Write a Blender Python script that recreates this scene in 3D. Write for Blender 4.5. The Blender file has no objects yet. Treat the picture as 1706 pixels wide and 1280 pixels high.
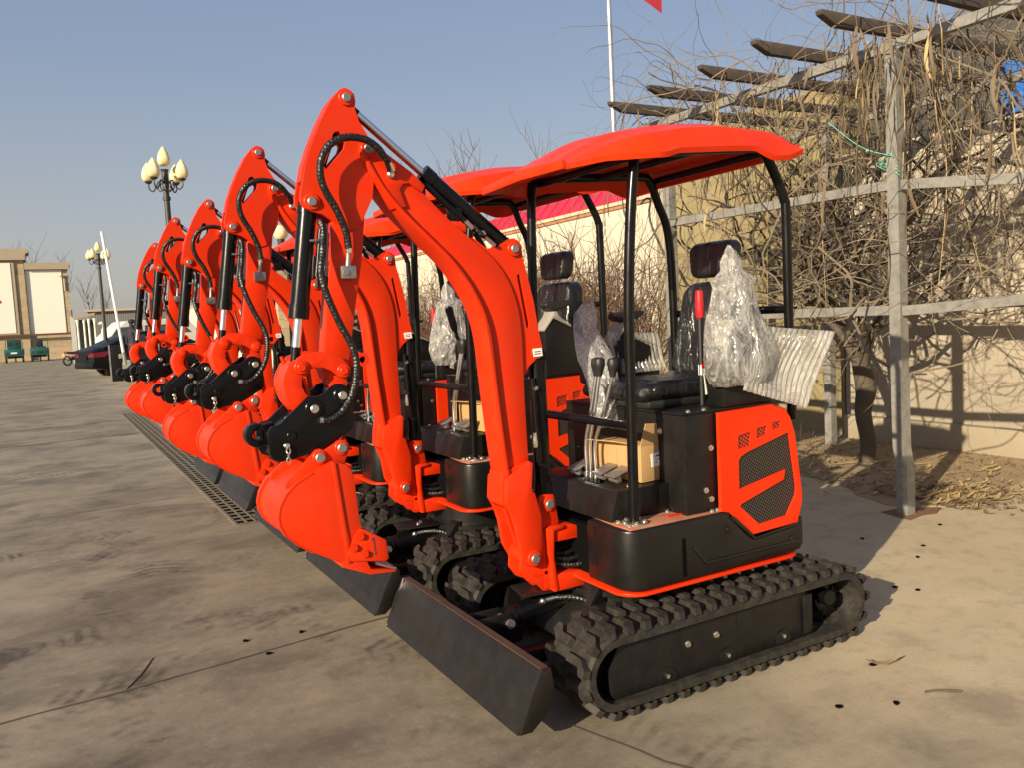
import bpy, bmesh, math, random
from mathutils import Vector, Matrix, noise
from mathutils.geometry import tessellate_polygon
from math import radians as R, sin, cos, pi, tau
rnd = random.Random(7)
S = bpy.context.scene
COL = S.collection

# ------------------------------------------------------------------ materials
def new_mat(name):
    m = bpy.data.materials.new(name); m.use_nodes = True
    nt = m.node_tree
    return m, nt, nt.nodes["Principled BSDF"]

def N(nt, typ, **kw):
    n = nt.nodes.new(typ)
    for k, v in kw.items():
        if k in n.inputs.keys(): n.inputs[k].default_value = v
        else: setattr(n, k, v)
    return n

def ramp(nt, src, stops):
    r = nt.nodes.new('ShaderNodeValToRGB')
    el = r.color_ramp.elements
    while len(el) < len(stops): el.new(.5)
    for e, (p, c) in zip(el, stops):
        e.position = p; e.color = (c, c, c, 1) if isinstance(c, (int, float)) else (*c, 1)
    nt.links.new(src, r.inputs[0])
    return r.outputs[0]

def coords(nt, scale=(1, 1, 1), which='Object'):
    t = nt.nodes.new('ShaderNodeTexCoord'); mp = nt.nodes.new('ShaderNodeMapping')
    mp.inputs['Scale'].default_value = scale
    nt.links.new(t.outputs[which], mp.inputs[0])
    return mp.outputs[0]

def noise_tex(nt, scale, detail=5, rough=.55, vec=None, dist=0):
    n = N(nt, 'ShaderNodeTexNoise', Scale=scale, Detail=detail, Roughness=rough, Distortion=dist)
    nt.links.new(vec if vec else coords(nt), n.inputs['Vector'])
    return n.outputs[0]

def mixc(nt, fac, a, b, mode='MIX'):
    m = nt.nodes.new('ShaderNodeMix'); m.data_type = 'RGBA'; m.blend_type = mode
    for s, v in ((m.inputs[0], fac), (m.inputs[6], a), (m.inputs[7], b)):
        if hasattr(v, 'links') or isinstance(v, bpy.types.NodeSocket): nt.links.new(v, s)
        elif isinstance(v, (int, float)): s.default_value = v
        else: s.default_value = (*v, 1)
    return m.outputs[2]

def mth(nt, op, a, b=None, c=None):
    m = nt.nodes.new('ShaderNodeMath'); m.operation = op
    for i, v in enumerate((a, b, c)):
        if v is None: continue
        if isinstance(v, (int, float)): m.inputs[i].default_value = v
        else: nt.links.new(v, m.inputs[i])
    return m.outputs[0]

def bump(nt, b, h, strength=.3, dist=.01):
    n = N(nt, 'ShaderNodeBump', Strength=strength, Distance=dist)
    nt.links.new(h, n.inputs['Height']); nt.links.new(n.outputs[0], b.inputs['Normal'])
    return n

def simple(name, col, rough=.5, metal=0, var=.15, nscale=6, bstr=0, bscale=60, spec=.5, coat=0, dust=None, dustamt=.4, rvar=.12):
    m, nt, b = new_mat(name)
    n1 = noise_tex(nt, nscale, 6)
    c = mixc(nt, n1, tuple(x * (1 - var) for x in col), tuple(min(1, x * (1 + var)) for x in col))
    if dust:
        n2 = ramp(nt, noise_tex(nt, nscale * 2.3, 8, .7), ((.42, 0), (.75, dustamt)))
        c = mixc(nt, n2, c, dust)
    nt.links.new(c, b.inputs['Base Color'])
    n3 = noise_tex(nt, nscale * 3, 5)
    rr = mth(nt, 'MULTIPLY_ADD', n3, rvar * 2, rough - rvar)
    nt.links.new(rr, b.inputs['Roughness'])
    b.inputs['Metallic'].default_value = metal
    b.inputs['Specular IOR Level'].default_value = spec
    b.inputs['Coat Weight'].default_value = coat
    b.inputs['Coat Roughness'].default_value = .08
    if bstr: bump(nt, b, noise_tex(nt, bscale, 6), bstr, .004)
    return m

M = {}
ORANGE = (.64, .0262, .0022)
M['orange'] = simple('orange_paint', ORANGE, .36, 0, .05, 3, .06, 45, .18, .0, dust=(.40, .062, .026), dustamt=.30, rvar=.2)
M['orange2'] = simple('orange_plastic', (.66, .0285, .0026), .36, 0, .04, 3, .03, 30, .14, .0, dust=(.6, .12, .05), dustamt=.12)
M['dusty_orange'] = simple('dusty_orange_floor', (.36, .12, .065), .6, 0, .2, 9, .1, 80, .4, 0, dust=(.32, .24, .17), dustamt=.75)
M['black'] = simple('gloss_black_paint', (.0035, .0035, .004), .24, 0, .2, 5, .04, 60, .26, .0, dust=(.026, .023, .018), dustamt=.12)
M['satin'] = simple('satin_black_panel', (.0055, .0053, .0055), .40, 0, .2, 5, .06, 80, .32, 0, dust=(.035, .029, .022), dustamt=.25)
M['skirt'] = simple('grained_black_plastic', (.0065, .006, .006), .32, 0, .15, 5, .12, 260, .36, 0, dust=(.035, .03, .024), dustamt=.2)
M['blade'] = simple('blade_primer', (.011, .0095, .0088), .36, .1, .18, 4, .08, 60, .35, 0, dust=(.042, .029, .021), dustamt=.3)
M['rusty'] = simple('rusty_edge', (.062, .040, .029), .7, .2, .35, 14, .3, 70, .4)
M['rubber'] = simple('dusty_rubber', (.018, .0165, .0145), .66, 0, .2, 9, .25, 120, .3, 0, dust=(.085, .072, .054), dustamt=.5)
M['chrome'] = simple('chrome', (.80, .80, .80), .2, 1, .05, 5, 0, 1, .5, 0, rvar=.05)
M['zinc'] = simple('zinc_bolt', (.72, .69, .60), .32, 1, .15, 20)
M['pinsteel'] = simple('pin_steel', (.34, .32, .30), .42, .8, .2, 20)
M['galv'] = simple('galvanised_steel', (.26, .255, .235), .55, .25, .3, 7, .2, 60, .5, 0, dust=(.12, .095, .065), dustamt=.7)
M['rafter'] = simple('weathered_rafter', (.055, .05, .045), .7, .1, .3, 6, .2, 60, .4, 0, dust=(.17, .085, .045), dustamt=.55)
M['vinyl'] = simple('seat_vinyl', (.006, .006, .008), .40, 0, .2, 8, .3, 150)
M['seatframe'] = simple('seat_shell_black', (.012, .012, .012), .5)
M['trim'] = simple('grey_console_trim', (.26, .25, .21), .5, 0, .08, 8)
M['glossred'] = simple('red_grip', (.45, .008, .012), .2, 0, .05, 8, coat=.5)
M['card'] = simple('cardboard', (.40, .24, .10), .75, 0, .1, 8, .1, 90)
M['cardin'] = simple('cardboard_inside', (.40, .24, .10), .8, 0, .1, 8)
M['paper'] = simple('paper_label', (.78, .76, .72), .6, 0, .05, 30)
M['ink'] = simple('ink', (.05, .045, .06), .6)
M['bark'] = simple('vine_bark', (.085, .068, .050), .85, 0, .45, 14, .5, 60, .3)
M['bark2'] = simple('vine_twig', (.18, .142, .098), .8, 0, .4, 9, 0, 1, .3)
M['shrub'] = simple('shrub_twig', (.10, .055, .034), .8, 0, .4, 5, 0, 1, .3)
M['treebark'] = simple('bare_tree_bark', (.115, .09, .078), .85, 0, .3, 5)
M['pod'] = simple('dry_pod', (.125, .092, .056), .7, 0, .5, 5, .2, 40, .35)
M['palepod'] = simple('pale_dry_pod', (.36, .265, .12), .6, 0, .3, 5, .2, 40, .4)
M['litter'] = simple('dry_leaf', (.20, .135, .07), .75, 0, .75, 5)
M['brick'] = simple('coping_brick', (.34, .155, .085), .85, 0, .35, 9, .4, 40)
M['mortar'] = simple('coping_stone', (.52, .42, .28), .85, 0, .2, 9, .3, 40)
M['redsheet'] = simple('red_sheet_roof', (.46, .02, .045), .45, .1, .12, 3)
M['darkgrey'] = simple('dark_grey_sheet', (.06, .058, .056), .6, .2, .3, 2.5)
M['blue'] = simple('blue_sheet', (.015, .14, .50), .45, 0, .15, 4)
M['concretelite'] = simple('plinth_concrete', (.31, .265, .19), .9, 0, .18, 3, .4, 60, .2, dust=(.30, .24, .16), dustamt=.5)
M['white'] = simple('white_metal', (.75, .74, .72), .35)
M['lamp'] = simple('lamp_glass_cream', (.68, .60, .33), .35, 0, .1, 5)
M['lampiron'] = simple('lamp_iron', (.05, .045, .04), .5, .5)
M['carpaint'] = simple('car_paint_navy', (.0025, .0028, .0035), .35, 0, .1, 4, spec=.25)
M['glass'] = simple('dark_glass', (.03, .04, .045), .06, 0, .1, 3)
M['palevan'] = simple('pale_van_paint', (.52, .53, .52), .35, 0, .05, 3)
M['tail'] = simple('tail_lamp', (.12, .006, .012), .2)
M['tyre'] = simple('tyre', (.02, .02, .02), .7)
M['alloy'] = simple('alloy', (.45, .45, .45), .3, .8)
M['teal'] = simple('teal_paint', (.012, .085, .075), .45, 0, .15, 5)
M['tealdark'] = simple('dark_opening', (.012, .018, .018), .5)
M['stone'] = None
M['cream'] = simple('cream_render', (.74, .70, .60), .85, 0, .03, .4)
M['cornice'] = simple('cornice_stone', (.33, .27, .20), .85, 0, .12, 1.2)
M['rail'] = simple('brown_rail', (.10, .04, .022), .6)
M['motored'] = simple('dark_red_fairing', (.06, .008, .012), .4)
M['redpaint'] = simple('red_paint', (.55, .01, .03), .5)
M['cloth'] = simple('dark_clothing', (.012, .013, .022), .8)
M['skin'] = simple('skin', (.45, .26, .18), .6)
M['steelpole'] = simple('steel_pole', (.52, .52, .50), .35, .7)
M['flag'] = simple('red_flag', (.20, .004, .010), .7)
M['grate'] = simple('grate_iron', (.17, .145, .11), .7, .2, .25, 8, .2, 60)
M['pit'] = simple('shade_and_seed_black', (.003, .003, .003), .95, spec=.05)  # near-black standing for shade in slot, recess, bore and drain; also seeds
M['tie'] = simple('green_tie_wire', (.10, .42, .34), .5)

def brickmat(name, c1, c2, mortar, sx, sz, bh=.5):
    m, nt, b = new_mat(name)
    t = nt.nodes.new('ShaderNodeTexCoord'); sep = nt.nodes.new('ShaderNodeSeparateXYZ'); cb = nt.nodes.new('ShaderNodeCombineXYZ')
    nt.links.new(t.outputs['Object'], sep.inputs[0]); nt.links.new(sep.outputs[0], cb.inputs[0]); nt.links.new(sep.outputs[2], cb.inputs[1])
    br = N(nt, 'ShaderNodeTexBrick', Scale=1.0); br.inputs['Color1'].default_value = (*c1, 1); br.inputs['Color2'].default_value = (*c2, 1)
    br.inputs['Mortar'].default_value = (*mortar, 1); br.inputs['Mortar Size'].default_value = .012
    br.inputs['Brick Width'].default_value = sx; br.inputs['Row Height'].default_value = sz
    nt.links.new(cb.outputs[0], br.inputs['Vector'])
    nt.links.new(mixc(nt, .35, br.outputs[0], noise_tex(nt, 3), 'OVERLAY'), b.inputs['Base Color'])
    b.inputs['Roughness'].default_value = .85
    return m
M['stone'] = brickmat('stone_cladding', (.44, .33, .19), (.34, .27, .17), (.25, .2, .14), 1.3, .55)

def mesh_mat():                       # perforated grille: dark wire, the shade in its holes painted near black
    m, nt, b = new_mat('perforated_mesh')
    v = N(nt, 'ShaderNodeTexVoronoi', Scale=78.0, Randomness=.0); v.feature = 'F1'
    t = nt.nodes.new('ShaderNodeTexCoord'); mp = nt.nodes.new('ShaderNodeMapping'); sx_ = nt.nodes.new('ShaderNodeSeparateXYZ'); cx_ = nt.nodes.new('ShaderNodeCombineXYZ')
    nt.links.new(t.outputs['Object'], sx_.inputs[0]); nt.links.new(sx_.outputs[0], cx_.inputs[0]); nt.links.new(sx_.outputs[2], cx_.inputs[1])
    mp.inputs['Rotation'].default_value = (0, 0, R(32)); nt.links.new(cx_.outputs[0], mp.inputs[0]); v.voronoi_dimensions = '2D'
    nt.links.new(mp.outputs[0], v.inputs['Vector'])
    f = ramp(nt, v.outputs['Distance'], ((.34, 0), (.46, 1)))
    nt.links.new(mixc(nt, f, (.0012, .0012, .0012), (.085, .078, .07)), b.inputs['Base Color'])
    b.inputs['Roughness'].default_value = .3; b.inputs['Metallic'].default_value = .3
    bump(nt, b, f, .9, .006)
    return m
M['mesh'] = mesh_mat()
def mesh_mat2():
    m, nt, b = new_mat('perforated_orange')
    v = N(nt, 'ShaderNodeTexVoronoi', Scale=68.0, Randomness=.0); v.feature = 'F1'
    t = nt.nodes.new('ShaderNodeTexCoord'); mp = nt.nodes.new('ShaderNodeMapping'); sx_ = nt.nodes.new('ShaderNodeSeparateXYZ'); cx_ = nt.nodes.new('ShaderNodeCombineXYZ')
    nt.links.new(t.outputs['Object'], sx_.inputs[0]); nt.links.new(sx_.outputs[0], cx_.inputs[0]); nt.links.new(sx_.outputs[2], cx_.inputs[1])
    mp.inputs['Rotation'].default_value = (0, 0, R(32)); nt.links.new(cx_.outputs[0], mp.inputs[0]); v.voronoi_dimensions = '2D'
    nt.links.new(mp.outputs[0], v.inputs['Vector'])
    f = ramp(nt, v.outputs['Distance'], ((.40, 0), (.46, 1)))
    nt.links.new(mixc(nt, f, (.012, .008, .006), ORANGE), b.inputs['Base Color'])  # near-black dots paint the shade inside the perforations
    b.inputs['Roughness'].default_value = .4
    return m
M['mesho'] = mesh_mat2()

def hose_mat():
    m, nt, b = new_mat('spiral_guard_hose')
    v = N(nt, 'ShaderNodeTexVoronoi', Scale=75.0, Randomness=.35)
    nt.links.new(coords(nt), v.inputs['Vector'])
    f = ramp(nt, v.outputs['Distance'], ((.13, 1), (.20, 0)))
    nt.links.new(mixc(nt, f, (.005, .005, .005), (.10, .085, .05)), b.inputs['Base Color'])
    b.inputs['Roughness'].default_value = .42
    bump(nt, b, v.outputs['Distance'], .6, .006)
    return m
M['hose'] = hose_mat()

def film_mat(name, base, milky, tint, sc, rough=.10, stretch=.45, bs=.9):
    """thin clear film: see-through, with sharp glints on creased facets and milky folds whose whitened ridges paint in highlights"""
    m, nt, b = new_mat(name); nt.nodes.remove(b)
    vec = coords(nt, (1, 1, stretch))
    def ridge(sc_, d):
        n_ = noise_tex(nt, sc_, 3, .5, vec, d)
        return mth(nt, 'SUBTRACT', 1.0, mth(nt, 'MULTIPLY', mth(nt, 'ABSOLUTE', mth(nt, 'SUBTRACT', n_, .5)), 4.0))
    r1 = ridge(sc * .22, 1.6); r2 = ridge(sc * .6, .8)
    h = mth(nt, 'ADD', mth(nt, 'MULTIPLY', r1, .9), mth(nt, 'MULTIPLY', r2, .35))
    bp = N(nt, 'ShaderNodeBump', Strength=bs, Distance=.028); nt.links.new(h, bp.inputs['Height'])
    fr = N(nt, 'ShaderNodeFresnel', IOR=1.55); nt.links.new(bp.outputs[0], fr.inputs['Normal'])
    gl = nt.nodes.new('ShaderNodeBsdfGlossy'); gl.inputs['Roughness'].default_value = rough; gl.inputs['Color'].default_value = (1, 1, 1, 1); nt.links.new(bp.outputs[0], gl.inputs['Normal'])
    tr = nt.nodes.new('ShaderNodeBsdfTransparent'); tr.inputs[0].default_value = (.96, .96, .95, 1)
    m1 = nt.nodes.new('ShaderNodeMixShader'); nt.links.new(mth(nt, 'MULTIPLY_ADD', fr.outputs[0], .8, base), m1.inputs[0])
    nt.links.new(tr.outputs[0], m1.inputs[1]); nt.links.new(gl.outputs[0], m1.inputs[2])
    df = nt.nodes.new('ShaderNodeBsdfDiffuse'); df.inputs[0].default_value = (*tint, 1); nt.links.new(bp.outputs[0], df.inputs['Normal'])
    tl = nt.nodes.new('ShaderNodeBsdfTranslucent'); tl.inputs[0].default_value = (*tint, 1)
    m2 = nt.nodes.new('ShaderNodeMixShader'); m2.inputs[0].default_value = .4; nt.links.new(df.outputs[0], m2.inputs[1]); nt.links.new(tl.outputs[0], m2.inputs[2])
    m3 = nt.nodes.new('ShaderNodeMixShader')
    f = ramp(nt, mth(nt, 'MAXIMUM', r1, mth(nt, 'MULTIPLY', r2, .92)), ((.50, milky * .6), (.85, milky), (.98, min(1, milky * 1.7))))  # ridge crests whitened as painted highlights over the film's milky tone
    nt.links.new(f, m3.inputs[0]); nt.links.new(m1.outputs[0], m3.inputs[1]); nt.links.new(m2.outputs[0], m3.inputs[2])
    nt.links.new(m3.outputs[0], nt.nodes['Material Output'].inputs[0])
    return m
M['film'] = film_mat('clear_plastic_bag', .07, .26, (.95, .94, .90), 40, .08, .5, .75)
M['aircol'] = film_mat('inflated_air_columns', .06, .36, (.72, .70, .64), 22, .16, .5, .3)

def wrapped_vinyl():
    m, nt, b = new_mat('film_wrapped_vinyl')
    b.inputs['Base Color'].default_value = (.004, .004, .005, 1); b.inputs['Roughness'].default_value = .6; b.inputs['Specular IOR Level'].default_value = .2
    vec = coords(nt, (1, 1, .28))
    n1 = noise_tex(nt, 9, 5, .62, vec, 2.2); v = N(nt, 'ShaderNodeTexVoronoi', Scale=15.0); nt.links.new(vec, v.inputs['Vector'])
    bp = N(nt, 'ShaderNodeBump', Strength=.8, Distance=.03); nt.links.new(mth(nt, 'ADD', n1, mth(nt, 'MULTIPLY', v.outputs['Distance'], .6)), bp.inputs['Height'])
    b.inputs['Coat Weight'].default_value = .9; b.inputs['Coat Roughness'].default_value = .10; nt.links.new(bp.outputs[0], b.inputs['Coat Normal'])
    return m
M['vinyl'] = wrapped_vinyl()


def wall_mat(name, c, stain, dirt=.5, sc=1.0, bstr=.5, splash=0):
    m, nt, b = new_mat(name)
    n1 = noise_tex(nt, .9 * sc, 8, .65)
    n2 = ramp(nt, noise_tex(nt, 2.2 * sc, 9, .7, coords(nt, (1, 1, .35))), ((.48, 0), (.8, dirt)))
    c1 = mixc(nt, n1, tuple(x * .88 for x in c), c)
    t_ = nt.nodes.new('ShaderNodeTexCoord'); s_ = nt.nodes.new('ShaderNodeSeparateXYZ'); nt.links.new(t_.outputs['Object'], s_.inputs[0])
    low = nt.nodes.new('ShaderNodeMapRange'); low.inputs[1].default_value = 1.75; low.inputs[2].default_value = .5; nt.links.new(mth(nt, 'ADD', s_.outputs[2], mth(nt, 'MULTIPLY_ADD', n1, .9, -.45)), low.inputs[0])
    c1 = mixc(nt, mth(nt, 'MULTIPLY', low.outputs[0], splash), c1, tuple(x * .62 + .03 for x in stain))
    nt.links.new(mixc(nt, n2, c1, stain), b.inputs['Base Color'])
    b.inputs['Roughness'].default_value = .9
    b.inputs['Specular IOR Level'].default_value = .2
    bump(nt, b, noise_tex(nt, 45, 8, .7), bstr, .01)
    return m
M['wallwhite'] = wall_mat('white_limewash', (.54, .505, .41), (.38, .33, .23), .5)
M['wallcream'] = wall_mat('cream_stucco', (.46, .395, .305), (.26, .22, .165), .75, splash=.55)
M['wallolive'] = wall_mat('shaded_dirty_ochre_render', (.27, .22, .115), (.13, .105, .06), .85)  # olive tone holds real dirt plus the shade falling on this section

def ground_mat():
    m, nt, b = new_mat('worn_concrete')
    t = nt.nodes.new('ShaderNodeTexCoord'); sep = nt.nodes.new('ShaderNodeSeparateXYZ')
    nt.links.new(t.outputs['Object'], sep.inputs[0])
    n_big = noise_tex(nt, .55, 8, .6)
    n_mid = noise_tex(nt, 2.6, 9, .65)
    n_fine = noise_tex(nt, 55, 6, .7)
    base = mixc(nt, ramp(nt, n_big, ((.3, 0), (.7, 1))), (.45, .368, .238), (.56, .462, .305))
    base = mixc(nt, ramp(nt, n_mid, ((.35, 0), (.65, .35))), base, (.50, .415, .285))
    # traffic side: darker, greyer, streaked along the driving direction
    reg = mth(nt, 'ADD', sep.outputs[0], mth(nt, 'MULTIPLY_ADD', n_big, 3.0, -1.5))
    rg = nt.nodes.new('ShaderNodeMapRange'); rg.inputs[1].default_value = 3.2; rg.inputs[2].default_value = 1.2
    nt.links.new(reg, rg.inputs[0])
    far = nt.nodes.new('ShaderNodeMapRange'); far.inputs[1].default_value = 3; far.inputs[2].default_value = 9
    far.inputs[3].default_value = 1; far.inputs[4].default_value = .8; nt.links.new(sep.outputs[1], far.inputs[0])
    dirty = mixc(nt, ramp(nt, n_mid, ((.3, 0), (.7, 1))), (.165, .142, .104), (.235, .203, .150))
    c = mixc(nt, mth(nt, 'MULTIPLY', rg.outputs[0], far.outputs[0]), base, dirty)
    # tyre smears, two directions
    for sc, rot, lo, hi, amt, col in (((.7, 2.0, 1), 4, .50, .70, .40, (.058, .050, .040)), ((1.0, 2.6, 1), -12, .55, .72, .34, (.078, .064, .05)),
                                      ((.8, 1.6, 1), 22, .56, .70, .32, (.085, .070, .056))):
        mp = nt.nodes.new('ShaderNodeMapping'); mp.inputs['Scale'].default_value = sc; mp.inputs['Rotation'].default_value = (0, 0, R(rot))
        nt.links.new(t.outputs['Object'], mp.inputs[0])
        s1 = ramp(nt, noise_tex(nt, 1.6, 9, .68, mp.outputs[0], .3), ((lo, 0), (hi, 1)))
        # tread print: short cross bands inside the smear
        wv = N(nt, 'ShaderNodeTexWave', Scale=4.2, Distortion=5.0, Detail=3.0); wv.inputs['Detail Scale'].default_value = 2.5
        mp2 = nt.nodes.new('ShaderNodeMapping'); mp2.inputs['Rotation'].default_value = (0, 0, R(rot + 28))
        nt.links.new(t.outputs['Object'], mp2.inputs[0]); nt.links.new(mp2.outputs[0], wv.inputs['Vector'])
        br = mth(nt, 'MULTIPLY_ADD', wv.outputs[1], .55, .5)
        f = mth(nt, 'MULTIPLY', mth(nt, 'MULTIPLY', s1, br), amt)
        f = mth(nt, 'MULTIPLY', f, mth(nt, 'MULTIPLY_ADD', rg.outputs[0], .8, .2))
        c = mixc(nt, f, c, col)
    # printed tread marks: slanted bars inside wandering bands and turning arcs
    wobn = noise_tex(nt, 1.1, 4, .6); brk = ramp(nt, noise_tex(nt, 1.9, 6, .68), ((.50, 0), (.62, 1))); grn = noise_tex(nt, 14, 6, .7)
    def band(dy, along, freq, wid, amt, col):
        ad = mth(nt, 'ABSOLUTE', mth(nt, 'ADD', dy, mth(nt, 'MULTIPLY_ADD', wobn, .3, -.15)))
        inb = ramp(nt, mth(nt, 'DIVIDE', ad, wid), ((.55, 1), (1, 0)))
        ph = mth(nt, 'ADD', mth(nt, 'ADD', mth(nt, 'MULTIPLY', along, freq), mth(nt, 'MULTIPLY', ad, 38.0)), mth(nt, 'MULTIPLY', grn, 3.5))
        bar = ramp(nt, mth(nt, 'MULTIPLY_ADD', mth(nt, 'SINE', ph), .5, .5), ((.25, .25), (.85, 1)))
        f = mth(nt, 'MULTIPLY', mth(nt, 'MULTIPLY', inb, bar), mth(nt, 'MULTIPLY', brk, amt))
        f = mth(nt, 'MULTIPLY', f, mth(nt, 'MULTIPLY_ADD', grn, .9, .75))
        return mixc(nt, mth(nt, 'MULTIPLY', f, rg.outputs[0]), c, col)
    for (y0, rot, wid, amt) in ((4.75, 4.0, .17, .6), (5.9, -3.0, .16, .5), (3.2, 9.0, .18, .5), (7.4, 1.0, .16, .5)):
        mp = nt.nodes.new('ShaderNodeMapping'); mp.inputs['Rotation'].default_value = (0, 0, R(rot)); nt.links.new(t.outputs['Object'], mp.inputs[0])
        s3 = nt.nodes.new('ShaderNodeSeparateXYZ'); nt.links.new(mp.outputs[0], s3.inputs[0])
        c = band(mth(nt, 'SUBTRACT', s3.outputs[1], y0), s3.outputs[0], 72.0, wid, amt, (.055, .046, .037))
    for (cx0, cy0, rad, wid, amt) in ((-.75, 6.1, 1.25, .34, .85), (.35, 2.35, 1.75, .36, .75), (1.9, 6.0, 1.7, .28, .6), (-1.3, 3.5, 1.5, .30, .7), (-.6, 9.6, 1.9, .4, .6)):
        dx = mth(nt, 'SUBTRACT', sep.outputs[0], cx0); dy_ = mth(nt, 'SUBTRACT', sep.outputs[1], cy0)
        rr_ = mth(nt, 'SQRT', mth(nt, 'ADD', mth(nt, 'MULTIPLY', dx, dx), mth(nt, 'MULTIPLY', dy_, dy_)))
        c = band(mth(nt, 'SUBTRACT', rr_, rad), mth(nt, 'ARCTAN2', dy_, dx), 70.0 * rad, wid, amt, (.045, .038, .031))
    # grit, pores and dust freckles
    c = mixc(nt, ramp(nt, noise_tex(nt, 130, 3, .8), ((.30, .45), (.46, 0))), c, (.10, .082, .062))
    c = mixc(nt, ramp(nt, noise_tex(nt, 17, 8, .75), ((.52, 0), (.72, .35))), c, (.40, .335, .24))
    c = mixc(nt, ramp(nt, noise_tex(nt, 6, 9, .72), ((.50, 0), (.70, .40))), c, (.13, .108, .082))
    # broad tracked-in dirt patches and cleaner islands
    pt = noise_tex(nt, .75, 7, .62, coords(nt, (.9, 1.2, 1)), .5)
    c = mixc(nt, mth(nt, 'MULTIPLY', ramp(nt, pt, ((.50, 0), (.62, .50))), mth(nt, 'MULTIPLY_ADD', rg.outputs[0], .9, .1)), c, (.082, .068, .054))
    c = mixc(nt, mth(nt, 'MULTIPLY', ramp(nt, pt, ((.30, .55), (.42, 0))), rg.outputs[0]), c, (.30, .256, .185))
    # pale scuffs
    mp = nt.nodes.new('ShaderNodeMapping'); mp.inputs['Scale'].default_value = (.6, 3, 1); mp.inputs['Rotation'].default_value = (0, 0, R(-8))
    nt.links.new(t.outputs['Object'], mp.inputs[0])
    s2 = ramp(nt, noise_tex(nt, 1.1, 5, .6, mp.outputs[0], .5), ((.56, 0), (.75, .4)))
    c = mixc(nt, s2, c, (.31, .262, .195))
    # oil spots
    v = N(nt, 'ShaderNodeTexVoronoi', Scale=.62); nt.links.new(t.outputs['Object'], v.inputs['Vector'])
    sp = mth(nt, 'ADD', v.outputs['Distance'], mth(nt, 'MULTIPLY_ADD', noise_tex(nt, 9, 5, .7), .22, -.11))
    c = mixc(nt, ramp(nt, sp, ((.05, .42), (.13, 0))), c, (.11, .09, .07))
    c = mixc(nt, mth(nt, 'MULTIPLY', n_fine, .22), c, (.17, .14, .105))
    sm = noise_tex(nt, 1.25, 8, .68, coords(nt, (.85, 1.15, 1)), .4)
    c = mixc(nt, mth(nt, 'MULTIPLY', ramp(nt, sm, ((.50, 0), (.64, .62))), mth(nt, 'MULTIPLY_ADD', rg.outputs[0], .88, .12)), c, (.072, .060, .047))
    c = mixc(nt, mth(nt, 'MULTIPLY', ramp(nt, sm, ((.30, .5), (.45, 0))), rg.outputs[0]), c, (.33, .280, .20))
    nt.links.new(c, b.inputs['Base Color'])
    nt.links.new(mth(nt, 'MULTIPLY_ADD', n_mid, .25, .62), b.inputs['Roughness'])
    b.inputs['Specular IOR Level'].default_value = .3
    hb = mth(nt, 'ADD', mth(nt, 'MULTIPLY', n_mid, 1.5), n_fine)
    bump(nt, b, hb, .25, .006)
    return m
M['ground'] = ground_mat()
M['soil'] = wall_mat('dry_soil', (.36, .27, .165), (.17, .125, .08), .9, 4.0, 1.0)
M['joint'] = simple('joint_filler', (.10, .075, .055), .9, 0, .4, 6, .3, 60)
M['stain'] = simple('rust_stain', (.17, .085, .05), .85, 0, .4, 14, .3, 60)

def corrug_mat():
    m, nt, b = new_mat('corrugation_shading_grey')
    w = N(nt, 'ShaderNodeTexWave', Scale=2.2, Distortion=0.0); nt.links.new(coords(nt), w.inputs['Vector'])
    nt.links.new(mixc(nt, w.outputs[1], (.07, .075, .075), (.15, .155, .15)), b.inputs['Base Color'])  # grey bands paint the light and shade of ridges on flat walls
    b.inputs['Roughness'].default_value = .55
    return m
M['corrug'] = corrug_mat()

# ------------------------------------------------------------------ mesh builder
def catmull(pts, n=6):
    pts = [Vector(p) for p in pts]
    if len(pts) < 3: return pts
    P = [pts[0] * 2 - pts[1]] + pts + [pts[-1] * 2 - pts[-2]]
    out = []
    for i in range(1, len(P) - 2):
        a, b, c, d = P[i - 1], P[i], P[i + 1], P[i + 2]
        for k in range(n):
            t = k / n
            out.append(.5 * ((2 * b) + (c - a) * t + (2 * a - 5 * b + 4 * c - d) * t * t + (3 * b - a - 3 * c + d) * t ** 3))
    out.append(pts[-1]); return out

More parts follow.
